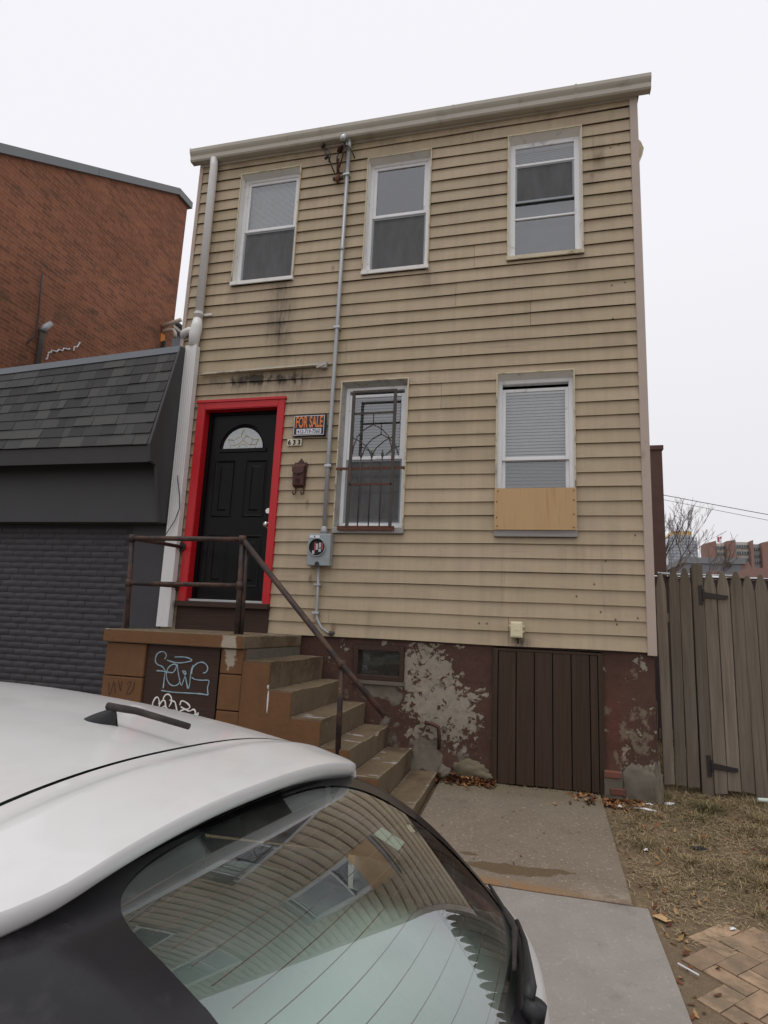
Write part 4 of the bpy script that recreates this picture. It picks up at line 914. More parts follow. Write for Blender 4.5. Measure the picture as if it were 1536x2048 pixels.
WHITE = [[(-3.035, 0.569), (-3.033, 0.608), (-3.014, 0.646), (-2.992, 0.651), (-2.977, 0.625), (-2.977, 0.599)], [(-2.981, 0.566), (-2.957, 0.62), (-2.927, 0.632), (-2.915, 0.597), (-2.903, 0.559)], [(-2.943, 0.634), (-2.932, 0.668), (-2.903, 0.683), (-2.874, 0.665), (-2.865, 0.627), (-2.883, 0.587)], [(-2.882, 0.639), (-2.835, 0.629), (-2.825, 0.61), (-2.813, 0.579), (-2.802, 0.548)], [(-2.786, 0.607), (-2.775, 0.64), (-2.729, 0.63), (-2.695, 0.601), (-2.723, 0.579), (-2.777, 0.595)], [(-2.781, 0.562), (-2.738, 0.578), (-2.699, 0.568), (-2.663, 0.584), (-2.642, 0.566), (-2.65, 0.534), (-2.616, 0.562), (-2.627, 0.529)], [(-2.95, 0.569), (-2.922, 0.59), (-2.888, 0.567), (-2.856, 0.556), (-2.827, 0.565), (-2.794, 0.542)]]
SCR = [[(-3.45, .74), (-3.43, .64), (-3.40, .75), (-3.38, .66)], [(-3.36, .76), (-3.33, .68), (-3.33, .76)], [(-3.28, .74), (-3.24, .76), (-3.27, .66), (-3.22, .69), (-3.21, .76)], [(-3.47, .50), (-3.42, .58), (-3.40, .47), (-3.37, .57), (-3.34, .48)], [(-3.31, .58), (-3.26, .57), (-3.24, .50), (-3.29, .47), (-3.31, .55)]]
def smooth_line(pts, n=4):
    o_ = []
    for i in range(len(pts)-1):
        p0, p1, p2, p3 = pts[max(i-1, 0)], pts[i], pts[i+1], pts[min(i+2, len(pts)-1)]
        for k in range(n):
            t = k/n; o_.append(tuple(.5*((2*p1[j])+(-p0[j]+p2[j])*t+(2*p0[j]-5*p1[j]+4*p2[j]-p3[j])*t*t+(-p0[j]+3*p1[j]-3*p2[j]+p3[j])*t**3) for j in (0, 1)))
    return o_+[pts[-1]]
def ribbon(strokes, w_, y):
    mb = MB()
    for q in strokes:
        p = smooth_line(q); n0 = len(mb.v)
        for i, a in enumerate(p):
            b, c = p[max(i-1, 0)], p[min(i+1, len(p)-1)]; d = Vector((c[0]-b[0], c[1]-b[1])); d = d.normalized() if d.length > 0 else Vector((1, 0)); ww = w_*(.75+.4*noise.noise(Vector((a[0]*30, a[1]*30, 1))))
            mb.v += [(a[0]-d.y*ww, y, a[1]+d.x*ww), (a[0]+d.y*ww, y, a[1]-d.x*ww)]
        for i in range(len(p)-1): mb.f.append((n0+2*i, n0+2*i+1, n0+2*i+3, n0+2*i+2))
        y -= .0004
    return mb
ribbon(BLUE, .0058, -1.1925).build("graffiti", 'graffiti_blue', pn, label="pale blue scrawled graffiti tag with a halo"); ribbon(WHITE, .0070, -1.1925).build("graffiti", 'graffiti_white', pn, label="white graffiti tag in looped letters")
ribbon(SCR, .0035, -1.2150).build("graffiti", 'graffiti_dark', st, label="faint dark marker scribbles on the left blocks")
# pipe railing
rl = empty("pipe_railing", (-2.86, -1.2, 1.176), "rusty pipe railing around the landing with a long sloping handrail", "railing")
PR = .021
def pipe(name, pts, r=PR): return MB().tube(pts, r, 10).build(name, 'pipe', rl, smooth=True)
pipe("post", [(-3.375, -1.17, 1.15), (-3.395, -1.18, 1.56), (-3.415, -1.185, 1.945)], .020); pipe("post", [(-2.350, -1.185, 1.15), (-2.358, -1.185, 1.56), (-2.372, -1.185, 1.94)], .022); pipe("post", [(-2.318, -1.165, 1.15), (-2.335, -1.17, 1.9)], .017)
pipe("top_rail", [(-3.415, -1.185, 1.945), (-2.372, -1.185, 1.942)]); pipe("mid_rail", [(-3.40, -1.18, 1.560), (-2.36, -1.185, 1.566)], .019)
pipe("side_rail", [(-3.415, -1.185, 1.945), (-3.67, -.03, 2.02)], .019); pipe("side_rail", [(-3.395, -1.18, 1.56), (-3.69, -.03, 1.61)], .019)
pipe("handrail", [(-2.372, -1.185, 1.944), (-1.46, -1.19, 1.000), (-1.105, -1.19, .655)], .023); pipe("post", [(-1.45, -1.19, .36), (-1.458, -1.19, 1.0)], .021)
for p, r_ in (((-3.415, -1.185, 1.945), .029), ((-2.372, -1.185, 1.942), .031), ((-2.358, -1.185, 1.566), .032), ((-3.40, -1.18, 1.56), .028), ((-1.458, -1.19, 1.0), .03)):
    MB().tube([(p[0], p[1], p[2]-.03), (p[0], p[1], p[2]+.03)], r_, 10).build("fitting", 'pipe', rl, smooth=True)
for p in ((-3.668, -.045, 2.02), (-3.688, -.045, 1.61)): MB().tube([(p[0], p[1]+.02, p[2]), (p[0], p[1]-.01, p[2])], .05, 14).build("flange", 'pipe', rl)
for p in ((-3.375, -1.17), (-2.35, -1.185)): MB().tube([(p[0], p[1], 1.172), (p[0], p[1], 1.182)], .055, 12).build("base", 'step', rl)

# ================================================================== SHOP ON THE LEFT
shop = empty("shop_building", (-6, .5, 0), "single storey shop painted charcoal with a shingled mansard front", "building")
MB().box(-12, -4.0, .02, 9, -.3, 4.10).box(-4.0, -3.955, .02, .15, -.3, 4.10).build("wall", 'shop_mortar', shop)
MB().grid(lambda u, v: (-4.275+.445*u, -.046+noise.noise(Vector((u*4, 3, v*14)))*.006, -.3+2.60*v), 8, 30).build("stucco_strip", 'shop_brick', shop, smooth=True)
MB().box(-12, -3.84, -.040, .02, -.3, 2.30).build("brick_bed", 'shop_mortar', shop)
rb = MB(); nb = 0
vari = []
for q in range(6):     # six uneven brick shapes shared by all courses
    mb = MB(); L, Hh = .203, .0585
    def f(u, v, q=q):
        x = -L/2+L*u; z = Hh*v; e_ = min(u, 1-u)*L; g = min(v, 1-v)*Hh; k_ = min(1, e_/.012, g/.010)
        return (x+noise.noise(Vector((x*20, z*20, q*9)))*.004, -.0075*k_-.004*noise.noise(Vector((x*16, z*22, q*5))), z+noise.noise(Vector((x*14, q*7, z*9)))*.005)
    mb.grid(f, 5, 3); me = mb.mesh("brick"); me.materials.append(MATS['shop_brick'])
    for p in me.polygons: p.use_smooth = True
    vari.append(me)
for r_ in range(37):
    z = -.26+r_*.0672
    for c_ in range(14):
        x = -4.36-c_*.2085+(.104 if r_ % 2 else 0)-.10
        if x > -4.34: x = -4.345
        if z > .36 and x > -6.62 and nb < 300:
            o = bpy.data.objects.new("brick", vari[random.randrange(6)]); col.objects.link(o); o.parent = shop; nb += 1
            o.location = Vector((x, -.0405-random.uniform(0, .005), z))-WL[shop.name]; o.rotation_euler = (0, random.uniform(-.012, .012), 0)
            if x == -4.345: o.scale = (.62, 1, 1)
        else: rb.box(x-.1, x+.1, -.050, -.03, z, z+.0585)
rb.build("far_bricks", 'shop_brick', shop, kind="stuff")
MB().box(-12, -3.862, -.240, -.03, 2.247, 2.98).build("sign_panel", 'shop_panel', shop, bevel=.004)
MB().box(-12, -3.862, -.505, -.242, 2.90, 2.94).build("soffit", 'shop_panel', shop)
MB().prism([(-.525, 2.99), (-.50, 2.825), (-.48, 2.825), (-.50, 2.99)], 'x', -12, -3.862).build("fascia", 'shop_panel', shop)
MB().prism([(-.012, 2.262), (-.242, 2.245), (-.40, 2.815), (-.503, 2.828), (-.540, 3.005), (-.205, 4.215), (-.06, 4.245), (-.012, 4.20)], 'x', -3.861, -3.832).build("end_cheek", 'shop_panel', shop, bevel=.004)
def msl(x, s, d=0.0):      # point on the mansard slope, d = height off the deck
    Y = -.538+.335*s; Z = 2.995+1.165*s+.048*s*(x+3.834); return (x, Y-d*.96, Z+d*.28)
dk = MB(); dk.grid(lambda u, v: msl(-12+8.14*u, v), 4, 2); dk.build("mansard_deck", 'roof_dark', shop)
NC = 9
for k in range(NC):
    x = -3.866; s0 = k/NC; s1 = min(1.0, (k+1)/NC+.012)
    while x > -6.9:
        w_ = random.choice((.09, .13, .17, .22, .28)); xa = max(x-w_, -7.0); lay = random.choice((.006, .006, .012))
        mb = MB(); ye = lay+.006; jt = random.uniform(-.003, .003)
        P = [msl(xa+.0015, s0+jt*.4, ye), msl(x-.0015, s0+jt*.4, ye), msl(x-.0015, s1, .003), msl(xa+.0015, s1, .003)]; Q = [msl(xa+.0015, s0+jt*.4, -.002), msl(x-.0015, s0+jt*.4, -.002), msl(x-.0015, s1, -.002), msl(xa+.0015, s1, -.002)]
        n0 = 0; mb.v = P+Q; mb.f = [(0, 1, 2, 3), (4, 7, 6, 5), (0, 4, 5, 1), (1, 5, 6, 2), (2, 6, 7, 3), (3, 7, 4, 0)]
        mb.build("shingle", 'shingle', shop); x = xa
cp = MB()
for X in (-12, -3.845):
    dz = .048*(X+3.834)
    cp.v += [(X, -.225, 4.145+dz), (X, -.205, 4.23+dz), (X, -.06, 4.252+dz), (X, -.06, 4.10+dz), (X, -.19, 4.145+dz)]
cp.f = [(0, 1, 6, 5), (1, 2, 7, 6), (2, 3, 8, 7), (3, 4, 9, 8), (4, 0, 5, 9), (0, 4, 3, 2, 1), (5, 6, 7, 8, 9)]
cp.build("cap_flashing", 'cap_metal', shop)
MB().tube([(-3.835, -.03, 3.15), (-3.79, -.04, 2.9), (-3.745, -.135, 2.75), (-3.70, -.13, 2.55), (-3.69, -.12, 2.42), (-3.72, -.14, 2.28), (-3.80, -.16, 2.12), (-3.84, -.16, 2.03)], .0045, 5).build("loose_cable", 'wire', shop, smooth=True)

# ================================================================== TALL BRICK BUILDING BEHIND THE SHOP
rbk = empty("brick_building", (-11, 3, 0), "tall windowless red brick side wall with grey sloping coping", "building")
MB().prism([(0, 0), (5.41, 0), (5.41, 10.74), (4.97, 10.72), (0, 7.72)], 'x', -16, -8.0).build("wall", 'red_brick', rbk)
def cop(y0, z0, y1, z1): MB().prism([(y0, z0-.02), (y1, z1-.02), (y1, z1+.14), (y0, z0+.14)], 'x', -16, -7.93).build("coping", 'coping', rbk)
sl_ = (10.72-7.72)/4.97
for a, b in ((-.1, 2.585), (2.592, 4.965)): cop(a, 7.72+sl_*a, b, 7.72+sl_*b)
cop(4.972, 10.722, 5.50, 10.745)
MB().tube([(-7.96, y, z) for y, z in ((1.75, 6.75), (1.78, 6.3), (1.81, 6.01), (1.81, 5.81), (1.77, 5.63), (1.67, 5.48))], .012, 6).build("hanging_cable", 'wire', rbk, smooth=True)
MB().tube([(-7.94, 1.93, 4.2), (-7.94, 1.91, 5.56), (-7.94, 1.91, 5.81)], .045, 10).build("conduit_stub", 'grille_iron', rbk, smooth=True); MB().tube([(-7.94, 1.91, 5.80), (-7.93, 1.93, 5.88), (-7.88, 2.0, 5.99)], [.06, .055, .045], 10).build("conduit_elbow", 'conduit', rbk, smooth=True)
for L_ in ([(2.1, 5.4), (2.13, 5.43), (2.14, 5.54), (2.19, 5.57), (2.2, 5.61), (2.3, 5.63), (2.34, 5.69), (2.42, 5.7), (2.44, 5.76), (2.55, 5.79), (2.57, 5.82)], [(2.66, 5.82), (2.67, 5.9), (2.73, 5.92), (2.78, 6.04)]):
    MB().tube([(-7.985, y, z) for y, z in L_], .013, 5).build("foam_line", 'sign_white', rbk)
MB().tube([(-7.98, 5.0, 7.49), (-7.55, 5.02, 7.62)], .045, 10).build("vent_pipe", 'pvc', rbk, smooth=True)
MB().tube([(-7.99, 5.05, 7.39), (-7.85, 5.06, 7.43), (-7.75, 5.07, 7.42), (-7.70, 5.07, 7.34), (-7.70, 5.07, 7.24)], .042, 10).build("vent_pipe", 'pvc', rbk, smooth=True)
MB().box(-8.0, -7.985, 5.0, 5.14, 7.14, 7.34).build("foam_patch", 'orange_stain', rbk); MB().tube([(-7.94, 5.07, 7.0), (-7.94, 5.07, 7.17)], .04, 8).build("vent_pipe", 'dark_metal', rbk)
wg = empty("rear_wing", (-9, 6.6, 0), "sliver of a grey eave at the far end of the brick wall", "building")
MB().box(-11, -8.46, 5.6, 7.4, 0, 7.95).build("wall", 'far_grey', wg); MB().prism([(-11, 8.9), (-8.30, 8.06), (-8.30, 8.14), (-11, 9.05)], 'y', 5.9, 7.5).build("roof", 'roof_dark', wg); MB().box(-8.46, -8.36, 5.9, 7.4, 7.98, 8.07).build("gutter", 'white_trim', wg)

# ================================================================== FENCE AND GATE
def picket(x0, x1, z0, z1, y, parent, flat_top=False, name="picket"):
    w_ = x1-x0; cx_ = (x0+x1)/2; ln = random.uniform(-.011, .011); z1 += random.uniform(-.022, .012)
    if flat_top: pr = [(x0, z0), (x1, z0), (x1+ln, z1-.01), (x0+ln+.01, z1), (x0+ln, z1-.02)]
    else: pr = [(x0, z0+random.uniform(0, .02)), (x1, z0+random.uniform(0, .02)), (x1+ln, z1-.16), (x1-.012+ln, z1-.09), (cx_+.016+ln, z1-.012), (cx_+ln, z1), (cx_-.016+ln, z1-.012), (x0+.012+ln, z1-.09), (x0+ln, z1-.16)]
    return MB().prism(pr, 'y', y, y+.022).build(name, 'picket', parent, bevel=.003)
fe = empty("fence_panel", (1.2, .45, 0), "three weathered grey pickets and a flat post between house and gate", "fence")
for x0, x1, zt in ((1.040, 1.128, 1.915), (1.134, 1.224, 1.965), (1.232, 1.330, 1.965)): picket(x0, x1, .03, zt, .45+random.uniform(0, .006), fe)
MB().box(1.02, 1.33, .474, .51, .42, .50).build("rail", 'picket', fe); MB().box(1.02, 1.33, .474, .51, 1.45, 1.53).build("rail", 'picket', fe)
po = picket(1.342, 1.434, -.05, 1.985, .44, fe, True, "post"); MB().box(1.345, 1.432, .463, .54, -.05, 1.96).build("post", 'picket', fe)
ga = empty("picket_gate", (2.1, .45, 0), "weathered grey picket gate on two black strap hinges", "gate")
x = 1.442; zt = [1.935, 1.945, 1.932, 1.915, 1.91, 1.93, 1.92, 1.94, 1.91, 1.93, 1.92, 1.935, 1.92]
for i in range(13):
    w_ = random.uniform(.098, .104); picket(x, x+w_, .02+random.uniform(-.02, .03), zt[i], .45+random.uniform(0, .006), ga); x += w_+random.uniform(.004, .009)
for z in (.22, 1.62): MB().box(1.45, x, .474, .51, z, z+.09).build("rail", 'picket', ga)
for zc_ in (1.705, .232):
    h_ = MB().prism([(1.385, zc_+.085), (1.42, zc_+.09), (1.425, zc_-.085), (1.39, zc_-.09)], 'y', .432, .440).build("hinge", 'dark_metal', ga)
    MB().prism([(1.425, zc_+.028), (1.425, zc_-.022), (1.60, zc_-.035), (1.63, zc_-.028), (1.632, zc_+.0), (1.60, zc_+.002)], 'y', .438, .4475).build("strap", 'dark_metal', h_)
    MB().tube([(1.425, .434, zc_-.05), (1.425, .434, zc_+.05)], .012, 8).build("barrel", 'dark_metal', h_)
bf = empty("back_fence", (2.5, 3.0, 0), "dark board fence with snow along its top behind the picket gate", "fence")
for i in range(24): xx = .96+i*.155; MB().box(xx, xx+.148, 3.0, 3.02, -.05, 2.08+random.uniform(-.01, .01)).build("board", 'dark_fence', bf)
MB().box(.96, 4.68, 2.98, 3.04, 2.085, 2.10).build("cap_rail", 'dark_fence', bf)
sn = MB().grid(lambda u, v: (.96+3.7*u, 2.965+.09*v, 2.098+max(0, .030*sin(pi*v)*(.35+1.6*noise.noise(Vector((u*14, 2, 0)))))), 80, 5); sn.build("snow_cap", 'snow', bf, smooth=True)

# ================================================================== FAR BACKGROUND
bb = empty("brown_brick_house", (0, 11, 0), "tall dark brown brick wall just beyond the house corner", "building")
MB().box(-3, 2.70, 9, 15, 0, 5.58).build("wall", 'far_brown_brick', bb); MB().box(-3, 2.73, 8.97, 15, 5.58, 5.68).build("parapet", 'far_brown_brick', bb)
MB().tube([(2.5, 8.95, 2.72), (2.8, 8.95, 2.70), (4, 8.95, 2.69)], .03, 6).build("ledge_pipe", 'conduit', bb)
gb_ = empty("grey_garage", (11.4, 42, 0), "low grey rendered building with flat roof behind the bare tree", "building")
MB().box(9.55, 13.0, 40, 46, 0, 6.45).build("wall", 'far_grey', gb_); MB().box(9.35, 13.3, 39.9, 46.2, 6.45, 6.85).build("parapet", 'far_grey', gb_); MB().prism([(13.0, 0), (14.2, 0), (14.2, 5.6), (13.3, 6.75), (13.0, 6.75)], 'y', 40.02, 46).build("end_wall", 'far_red_brick', gb_)
MB().box(12.0, 12.4, 39.85, 39.95, 6.25, 6.55).build("lamp", 'dark_metal', gb_); MB().box(11.2, 11.6, 39.9, 39.99, 5.2, 5.95).build("door", 'far_red_brick', gb_)
lb = empty("low_brick_building", (14, 32, 0), "low red brick building with snow on its roof at the right edge", "building")
MB().box(10.6, 18, 30, 36, 0, 5.15).build("wall", 'far_red_brick', lb); MB().prism([(11.6, 5.15), (18, 5.15), (18, 7.2), (13.6, 5.9)], 'y', 30.3, 36).build("snowy_roof", 'snow', lb)
of = empty("office_block", (36, 125, 0), "distant red brick office block with pale window bands and rooftop mast", "building")
def X_(px): return 29.62+(px-1406)*.0842
def Z_(py): return 19.46-(py-1085)*.0955
for a, b, t0, t1 in ((1406, 1429, 1089, 1083), (1450, 1468, 1083.5, 1081), (1497, 1502.5, 1083, 1081), (1519, 1560, 1086, 1077)):
    MB().prism([(X_(a), 0), (X_(b), 0), (X_(b), Z_(t1)), (X_(a), Z_(t0))], 'y', 118.8, 122).build("brick_tower", 'far_red_brick', of)
def bay(a, b, zt, rows, mt, n):
    MB().box(X_(a), X_(b), 120.3, 124, 0, Z_(zt)).build("bay_wall", mt, of)
    for (p0, p1) in rows:
        wn = MB().box(X_(a)+.05, X_(b)-.05, 120.1, 120.32, Z_(p1), Z_(p0)).build("window", 'far_glass', of); ml = MB()
        for i in range(1, n): xx = X_(a)+(X_(b)-X_(a))*i/n; ml.box(xx-.05, xx+.05, 120.0, 120.12, Z_(p1), Z_(p0))
        ml.build("mullion", 'far_band_grey', wn)
bay(1429, 1450, 1086, ((1092, 1097.5), (1104.5, 1110), (1117, 1122)), 'far_band', 4); bay(1468, 1497, 1083, ((1089, 1095), (1102, 1108), (1115, 1121)), 'far_band', 6); bay(1502.5, 1519, 1087, ((1094.5, 1098.5), (1107.5, 1111.5), (1120, 1124.5), (1133, 1137)), 'far_band_grey', 4)
MB().box(X_(1445), X_(1445.8), 122, 122.1, Z_(1086), Z_(1071)).box(X_(1447.5), X_(1448.3), 122, 122.1, Z_(1086), Z_(1070)).build("mast", 'conduit', of)
MB().box(X_(1441.5), X_(1444), 121.8, 122.2, Z_(1081), Z_(1070)).box(X_(1446.5), X_(1449.5), 121.8, 122.2, Z_(1074), Z_(1070)).build("antenna", 'tail_red', of)
tw = empty("glass_tower", (84, 410, 0), "distant pale glass tower with golden crown behind bare branches", "building")
MB().prism([(75.2, 0), (92.6, 0), (92.4, 58), (90.6, 62.5), (88.8, 64.5), (77.8, 64.5), (76.2, 62.5), (75.3, 58)], 'y', 400, 420).build("shaft", 'tower_glass', tw)
MB().prism([(77.0, 64.5), (90, 64.5), (89.2, 67.2), (78, 66.8)], 'y', 401, 419).build("crown", 'tower_gold', tw)
tl_ = MB()
for i in range(18): tl_.box(75.6, 92.2, 399.7, 400, 30+i*1.9, 30.4+i*1.9)
for i in range(9): xx = 76.6+i*1.9; tl_.box(xx, xx+.3, 399.6, 400, 28, 63.5)
tl_.build("mullion", 'tower_line', tw, kind="stuff")
# bare tree
tree = empty("bare_tree", (3.0, 13, 0), "leafless winter tree beside the brown brick wall", "tree")
random.seed(21)
tk = MB(); tk.tube([(2.9, 13, -.1), (2.92, 13, 1.2), (3.0, 13, 2.4)], [.20, .16, .13], 8); tk.build("trunk", 'bark', tree, smooth=True)
br = MB()
def grow(p, d, r, L, lv):
    pts = [p]; q = p.copy(); dd = d.copy(); n = 4
    for i in range(n):
        dd = (dd+Vector((random.uniform(-.16, .16), random.uniform(-.16, .16), random.uniform(-.06, .16)))).normalized(); q = q+dd*(L/n); pts.append(q.copy())
    br.tube(pts, [max(.0035, r*(1-.13*i)) for i in range(n+1)], 5 if lv < 3 else 3, caps=False)
    if lv >= 6: return
    for i in (2, 3, 4):
        for s in range(2 if i == 4 else 1):
            if random.random() < .27: continue
            a = Vector((random.uniform(-1, 1), random.uniform(-1, 1), random.uniform(-.3, .7)))
            grow(pts[i], (dd+a*.62).normalized(), r*(.60 if i < 4 else .70), L*random.uniform(.58, .80), lv+1)
for a in range(7):
    t = a/7*2*pi; grow(Vector((3.0, 13, 2.2+.06*a)), Vector((cos(t)*.8+.18, sin(t)*.5, random.uniform(.35, .9))).normalized(), .032, random.uniform(.85, 1.2), 1)
br.build("crown", 'bark', tree)
random.seed(5)
for i, (za, zb_, xa, lab) in enumerate(((5.02, 3.15, 2.70, "upper of the two thin overhead wires right of the house"), (4.90, 2.95, 2.70, "lower of the two thin overhead wires right of the house"))):
    mb = MB().tube([(xa+9.3*t/16, 11, za+(zb_-za)*t/16-.06*sin(pi*t/16)) for t in range(17)], .009 if i == 0 else .006, 5)
    mb.build("overhead_wire", 'wire', None, label=lab, cat="wire", group="overhead wires")

# ================================================================== CAR
YC, SZ0 = -4.593, -.345
car = empty("parked_car", (-.6, YC, SZ0), "white hatchback parked at the kerb, seen over its roof and rear window", "car")
ZC = [(-3.05, .950), (-2.6, 1.036), (-2.1, 1.097), (-1.6, 1.115), (-1.25, 1.100), (-.95, 1.070), (-.735, 1.0385), (-.50, .995)]
ZE = [(a, b-.057) for a, b in ZC]
HW = [(-3.05, .54), (-2.4, .585), (-1.6, .608), (-1.0, .605), (-.50, .592)]
def roof_pt(x, t):
    zc_, ze, hw = interp(ZC, x), interp(ZE, x), interp(HW, x); a = abs(t); s = 1 if t >= 0 else -1
    if a <= 1: return (x, YC+hw*t, zc_-(zc_-ze)*a**2.6)
    b = (a-1)/.15; return (x, YC+s*(hw+.020*sin(b*pi/2)), ze-.045*(1-cos(b*pi/2))-.02*b)
def seam(t): return -.722+.018*min(1, abs(t))**2
rf = MB(); NT = 46
def ts(u): return -1.15+2.30*u
rf.grid(lambda u, v: roof_pt(-3.05+(seam(ts(u))-.004+3.05)*v, ts(u)), NT, 34); body = rf.build("roof_panel", 'carpaint', car, smooth=True)
MB().grid(lambda u, v: tuple(Vector(roof_pt(seam(ts(u))-.006+.012*v, ts(u)))-Vector((0, 0, .007))), NT, 1).build("seam", 'car_black', car)
# tailgate spoiler
def spo(u, v):
    t = ts(u); a = min(1.0, abs(t)); xs_ = seam(t)+.004; xe = -.519-.030*max(0, a-.80)*5*max(0, a-.8)*5; x = xs_+(xe-xs_)*v
    p = Vector(roof_pt(x, t)); 
    p.z += .011*max(0, min(1, (v-.16)/.12))*(1-.7*v)-.010*max(0, v-.80)**2*25*.5
    return tuple(p)
def under(u, v):
    p = Vector(spo(u, 1.0)); t = ts(u)
    q = [Vector((0, 0, 0)), Vector((.003, 0, -.008)), Vector((-.002, 0, -.024)), Vector((-.012, 0, -.032)), Vector((-.050, 0, -.048)), Vector((-.085, 0, -.064))]
    k_ = v*5; i = min(4, int(k_)); d = q[i].lerp(q[i+1], k_-i); return tuple(p+d)
spm = MB(); spm.grid(spo, NT, 14); spm.grid(under, NT, 5); spm.build("spoiler", 'carpaint', car, smooth=True)
MB().grid(lambda u, v: tuple(Vector(under(.5+(-.25+.55*u)/2.3, .62+.26*v))+Vector((.004, 0, -.003))), 20, 2).build("brake_light", 'brake_lens', car)
# rear screen surface
def GS(u, v, d=0.0):
    a = min(1.35, abs(u)); s = 1 if u >= 0 else -1
    hw = .540+.040*v; xc = -.600+.580*v; xe = -.567+.415*v; zc_ = .940-.256*v+.050*sin(pi*v); ze = .924-.248*v+.048*sin(pi*v)
    k_ = a**2.4
    x = xc+(xe-xc)*k_; z = zc_+(ze-zc_)*k_
    if a > 1: x -= .55*(a-1)**1.3; z -= .02*(a-1)
    return (x+d*.45, YC+u*hw, z+d*.88)
MB().grid(lambda u, v: GS(-1+2*u, v), 40, 24).build("rear_window", 'car_glass', car, smooth=True)
def ring_pt(th, k_):      # k_=0 inner rounded outline of the clear area, 1 outer edge
    c, s = cos(th), sin(th); e_ = 2/5.0
    iu, iv = .84*abs(c)**e_*(1 if c >= 0 else -1), .512+.442*abs(s)**e_*(1 if s >= 0 else -1)
    mx = max(abs(c), abs(s)); ou, ov = c/mx, .5+.5*s/mx
    u = iu+(ou*1.28-iu)*k_; v = iv+(ov-iv)*k_; return GS(u, v, .0025)
MB().grid(lambda u, v: ring_pt(2*pi*u, v), 96, 8).build("window_surround", 'car_frit', car, smooth=True)
hb = MB()
for i in range(13):
    v0 = .16+.062*i
    hb.tube([GS(-.78+1.56*k_/20, v0, -.005) for k_ in range(21)], .0009, 3, caps=False)
hb.build("heater_lines", 'heater', car, kind="stuff")
MB().grid(lambda u, v: tuple(Vector(under(u, .92)).lerp(Vector(GS(max(-1.03, min(1.03, ts(u)*.94)), .045, .006)), v)+Vector((0, 0, .006*sin(pi*v)))), NT, 4).build("rubber_strip", 'car_rubber', car, smooth=True)
MB().grid(lambda u, v: GS(.37+.13*u, .42+.10*v, -.008), 3, 3).build("window_sticker", 'paper', car)
# tailgate, bumper, wrap into the flanks
TV = [(0.0, 0.0, .004, 1.0), (.05, .018, -.012, 1.01), (.20, .030, -.07, 1.06), (.45, .045, -.20, 1.16), (.60, .060, -.30, 1.22), (.64, .11, -.32, 1.24), (.80, .13, -.45, 1.28), (1.0, .07, -.80, 1.22)]
def tail(u, v):
    U = -1.5+3.0*u; a = abs(U); s = 1 if U >= 0 else -1
    dx = interp([(q[0], q[1]) for q in TV], v); dz = interp([(q[0], q[2]) for q in TV], v); kx = interp([(q[0], q[3]) for q in TV], v)
    b = Vector(GS(s*min(a, 1.0), 1.0)); y = (b.y-YC)*kx; x = b.x+dx; z = b.z+dz
    if a > 1:
        t = (a-1)/.5; x = x+(-.62-x)*t**1.25; ymax = .80 if v < .05 else .865
        y = s*(abs(y)+(ymax-abs(y))*sin(t*pi/2)); z = z+(.655+dz*.98-z)*t if v < .3 else z
    return (x, YC+y, z)
MB().grid(tail, 60, 30).build("tailgate", 'carpaint', car, smooth=True)
for s in (-1, 1):
    MB().grid(lambda u, v, s=s: tuple(Vector(tail(.5+s*(.5*(1.02+.26*u)/1.5), .16+.30*v))+Vector((.006, s*.008, 0))), 8, 6).build("tail_light", 'tail_red', car, smooth=True)
# D pillars and flanks
for s in (-1, 1):
    def dp(u, v, s=s):
        a = Vector(GS(s*1.0, v, -.002)); t_ = .0; xr = -.86
        r_ = Vector(roof_pt(xr, s*1.15)); w_ = Vector((-.62, YC+s*.80, .655)); e_ = r_.lerp(w_, v); 
        return tuple(a.lerp(e_, u)+Vector((0, s*.02*sin(pi*u), 0)))
    MB().grid(dp, 10, 16).build("rear_pillar", 'car_frit', car, smooth=True)
    def sg_(u, v, s=s):
        x = -3.0+(2.14)*u; t_ = Vector(roof_pt(x, s*1.15)); b = Vector((x*(1.0)+(.24*u-.25*(1-u)), YC+s*.80, .58+.075*u)); return tuple(t_.lerp(b, v)+Vector((0, s*.02*sin(pi*v), 0)))
    MB().grid(sg_, 20, 8).build("side_window", 'car_glass', car, smooth=True)
    def fl(u, v, s=s):
        x = -3.95+3.33*u; tp = .50+.155*u; z = tp+(-.17-tp)*v; y = .80+.07*sin(min(1, v*1.6)*pi/2)-.05*max(0, v-.75)*4*.3; 
        return (x, YC+s*(y-.14*max(0, (.25-u)/.25)**2), z)
    MB().grid(fl, 30, 12).build("flank", 'carpaint', car, smooth=True)
    for xw in (-.78, -3.30):
        wl = MB(); wl.tube([(xw, YC+s*.70, -.045), (xw, YC+s*.715, -.045), (xw, YC+s*.87, -.045), (xw, YC+s*.885, -.045)], [.285, .305, .305, .285], 28); wo_ = wl.build("wheel", 'tyre', car, smooth=True)
        MB().tube([(xw, YC+s*.87, -.045), (xw, YC+s*.889, -.045)], [.205, .195], 24).build("rim", 'rim', wo_)
    MB().tube([(-2.75, YC+s*.86, .66), (-2.72, YC+s*.93, .66), (-2.71, YC+s*1.0, .66)], [.06, .085, .06], 10).build("door_mirror", 'carpaint', car, smooth=True)
MB().grid(lambda u, v: (-3.95+.95*v, YC+(-.80+1.6*u)*(.86+.14*v), .50+.075*v+.05*(1-(2*u-1)**2)), 16, 8).build("bonnet", 'carpaint', car, smooth=True)
MB().grid(lambda u, v: (-3.95-.25*sin(pi*v)*(1-.5*(2*u-1)**2), YC+(-.69+1.38*u), .50-.65*v), 16, 8).build("front_bumper", 'carpaint', car, smooth=True)
